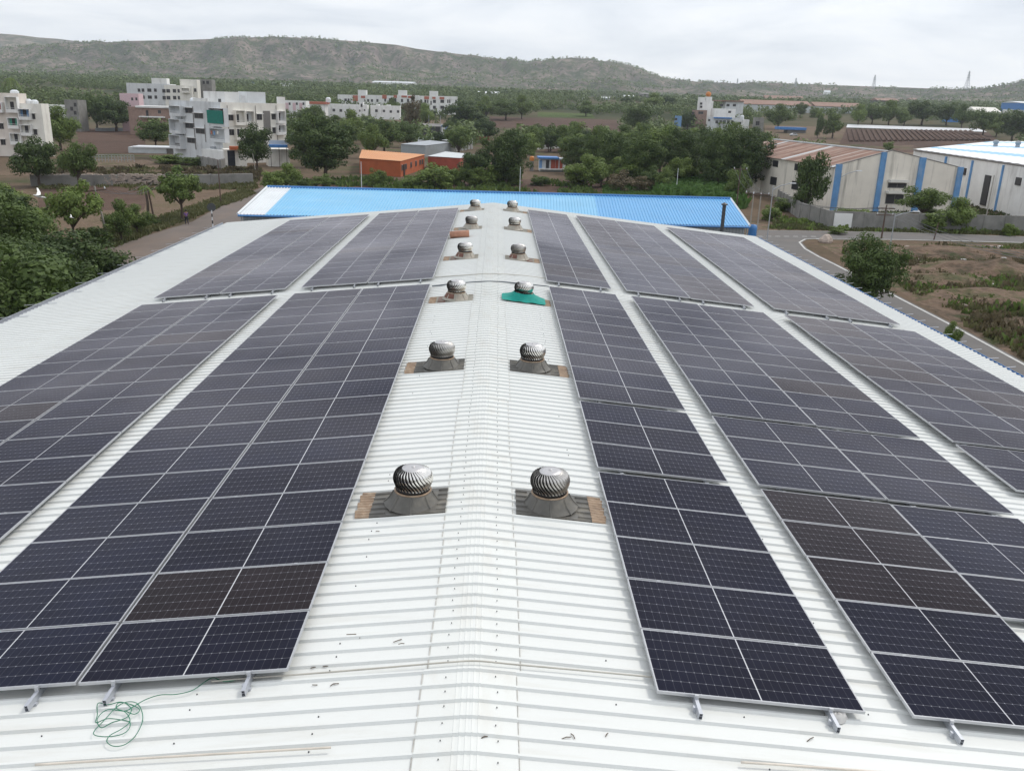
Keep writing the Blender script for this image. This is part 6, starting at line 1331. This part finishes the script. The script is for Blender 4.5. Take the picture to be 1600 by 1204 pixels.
tufts('short_crop', [(945, 306), (1050, 312), (1038, 288), (945, 290)], 2500, (.25, .5), MT['crop'], 'short bright green crop behind the blue roof', 'crop', 4)
tufts('wild_grass', [(1640, 582), (1960, 560), (1900, 384), (1300, 384)], 9000, (.15, .5), MT['grass'], 'patchy wild grass on the rough ground right of the road', 'grass', 5, thr=.45)
tufts('dry_brush', [(1640, 582), (1900, 560), (1800, 388), (1305, 386)], 800, (.25, .7), MT['leafD'], 'low dry brush covering the rough ground at the right', 'brush', 26, thr=.44, cards=16)
tufts('weeds', [(1640, 582), (1900, 560), (1800, 388), (1305, 386)], 620, (.25, .8), MT['leafB'], 'low green weeds scattered over the rough ground at the right', 'weeds', 6, thr=.56, cards=16)
tufts('roadside_grass', [(1200, 358), (1600, 368), (1600, 364), (1215, 345)], 2600, (.15, .45), MT['grass'], 'dry grass between the road and the boundary wall', 'grass', 7)
tufts('roadside_weeds', [(1200, 358), (1600, 368), (1600, 363), (1215, 340)], 150, (.2, .8), MT['leafB'], 'weeds along the foot of the boundary wall', 'weeds', 17, cards=20)
tufts('compound_grass', [(1290, 352), (1700, 362), (1700, 290), (1470, 285)], 6000, (.15, .45), MT['grass'], 'grass inside the compound of the old factory', 'grass', 8, thr=.42)
tufts('field_weeds', [(60, 300), (400, 296), (410, 262), (60, 262)], 4200, (.2, .55), MT['grass'], 'tufts of dry weeds in the fields on the left', 'weeds', 9, thr=.5)
tufts('field_bushes', [(60, 288), (400, 284), (410, 262), (60, 262)], 150, (.4, 1.0), MT['leafD'], 'low dry bushes in the fields on the left', 'bushes', 19, cards=24)
tufts('verge_grass', [(175, 388), (400, 303), (380, 296), (150, 376)], 1800, (.2, .5), MT['grass'], 'grass along the edge of the left road', 'grass', 10)
tufts('pit_weeds', [(440, 300), (960, 312), (955, 284), (440, 276)], 1500, (.3, 1.0), MT['leafB'], 'weeds along the field behind the blue roof', 'weeds', 11, thr=.55, cards=10)
# rubble and litter on the rough ground
rb = MB(); lt = MB(); R2 = random.Random(4)
for k in range(420):
    px = R2.gauss(1480, 60); py = R2.gauss(415, 26); 
    if py < 386 or px < 1400 + (py - 400) * 1.2: continue
    q = gp(px, py); s_ = R2.uniform(.06, .3); (rb if R2.random() < .72 else lt).box(q.x - s_, q.x + s_, q.y - s_ * .8, q.y + s_ * .8, 0, s_ * R2.uniform(.5, 1.1))
rb.build('rubble', MT['rock'], kind='stuff', label='broken stones dumped on the rough ground at the right', category='rubble'); lt.build('litter', MT['plastic'], kind='stuff', label='white litter scattered on the rough ground at the right', category='litter')
sheet('scrubland', [(1607, 572), (1960, 560), (1900, 383), (1278, 381)], MT['scrub'], .012, 4)
b = MB()
for i, (x, y, sx, sy, h) in enumerate([(1450, 400, 9, 4, 1.0), (1500, 395, 7, 3, .9), (1540, 425, 8, 4, 1.3), (1480, 440, 6, 3, .8), (1430, 425, 5, 3, .6), (1560, 470, 8, 4, 1.0), (1580, 400, 8, 3, .9), (1380, 392, 6, 2.5, .6)]):
    q = gp(x, y); n = 14; vs = [(q.x + sx * (2 * u / n - 1), q.y + sy * (2 * v / n - 1), max(-.2, h * (1 - (2 * u / n - 1) ** 2) * (1 - (2 * v / n - 1) ** 2) * (.5 + float(fbm(np.array(u * .45 + i * 7), np.array(v * .45), 3))) - .12)) for v in range(n + 1) for u in range(n + 1)]
    MB().add(vs, [(v * (n + 1) + u, v * (n + 1) + u + 1, (v + 1) * (n + 1) + u + 1, (v + 1) * (n + 1) + u) for v in range(n) for u in range(n)]).build('earth_mound', MT['scrub'], kind='structure')

# ------------------------------------------------------------------ haze
hz = bpy.data.materials.new('haze'); hz.use_nodes = True; hn = hz.node_tree; hn.nodes.clear(); ho = hn.nodes.new('ShaderNodeOutputMaterial'); pv = hn.nodes.new('ShaderNodeVolumePrincipled')
pv.inputs['Color'].default_value = (.84, .91, 1.0, 1); pv.inputs['Density'].default_value = HAZE; pv.inputs['Anisotropy'].default_value = .2; hn.links.new(pv.outputs[0], ho.inputs['Volume'])
hz.cycles.homogeneous_volume = True
MB().box(-5400, 5400, -5400, 5400, -12, 330).build('haze', hz, kind='stuff')

# alike neighbours told apart by distance
by = {}
for o in bpy.data.objects:
    if o.get('group') == 'trees scattered over the plain': by.setdefault(o['label'], []).append(o)
for lab, os_ in by.items():
    if len(os_) in (2, 3):
        os_.sort(key=lambda o: (o.location - C0).length)
        for o, t in zip(os_, ('nearer', 'farther') if len(os_) == 2 else ('nearest', 'middle', 'farthest')):
            if len(lab.split()) <= 15: o['label'] = t + ' ' + lab
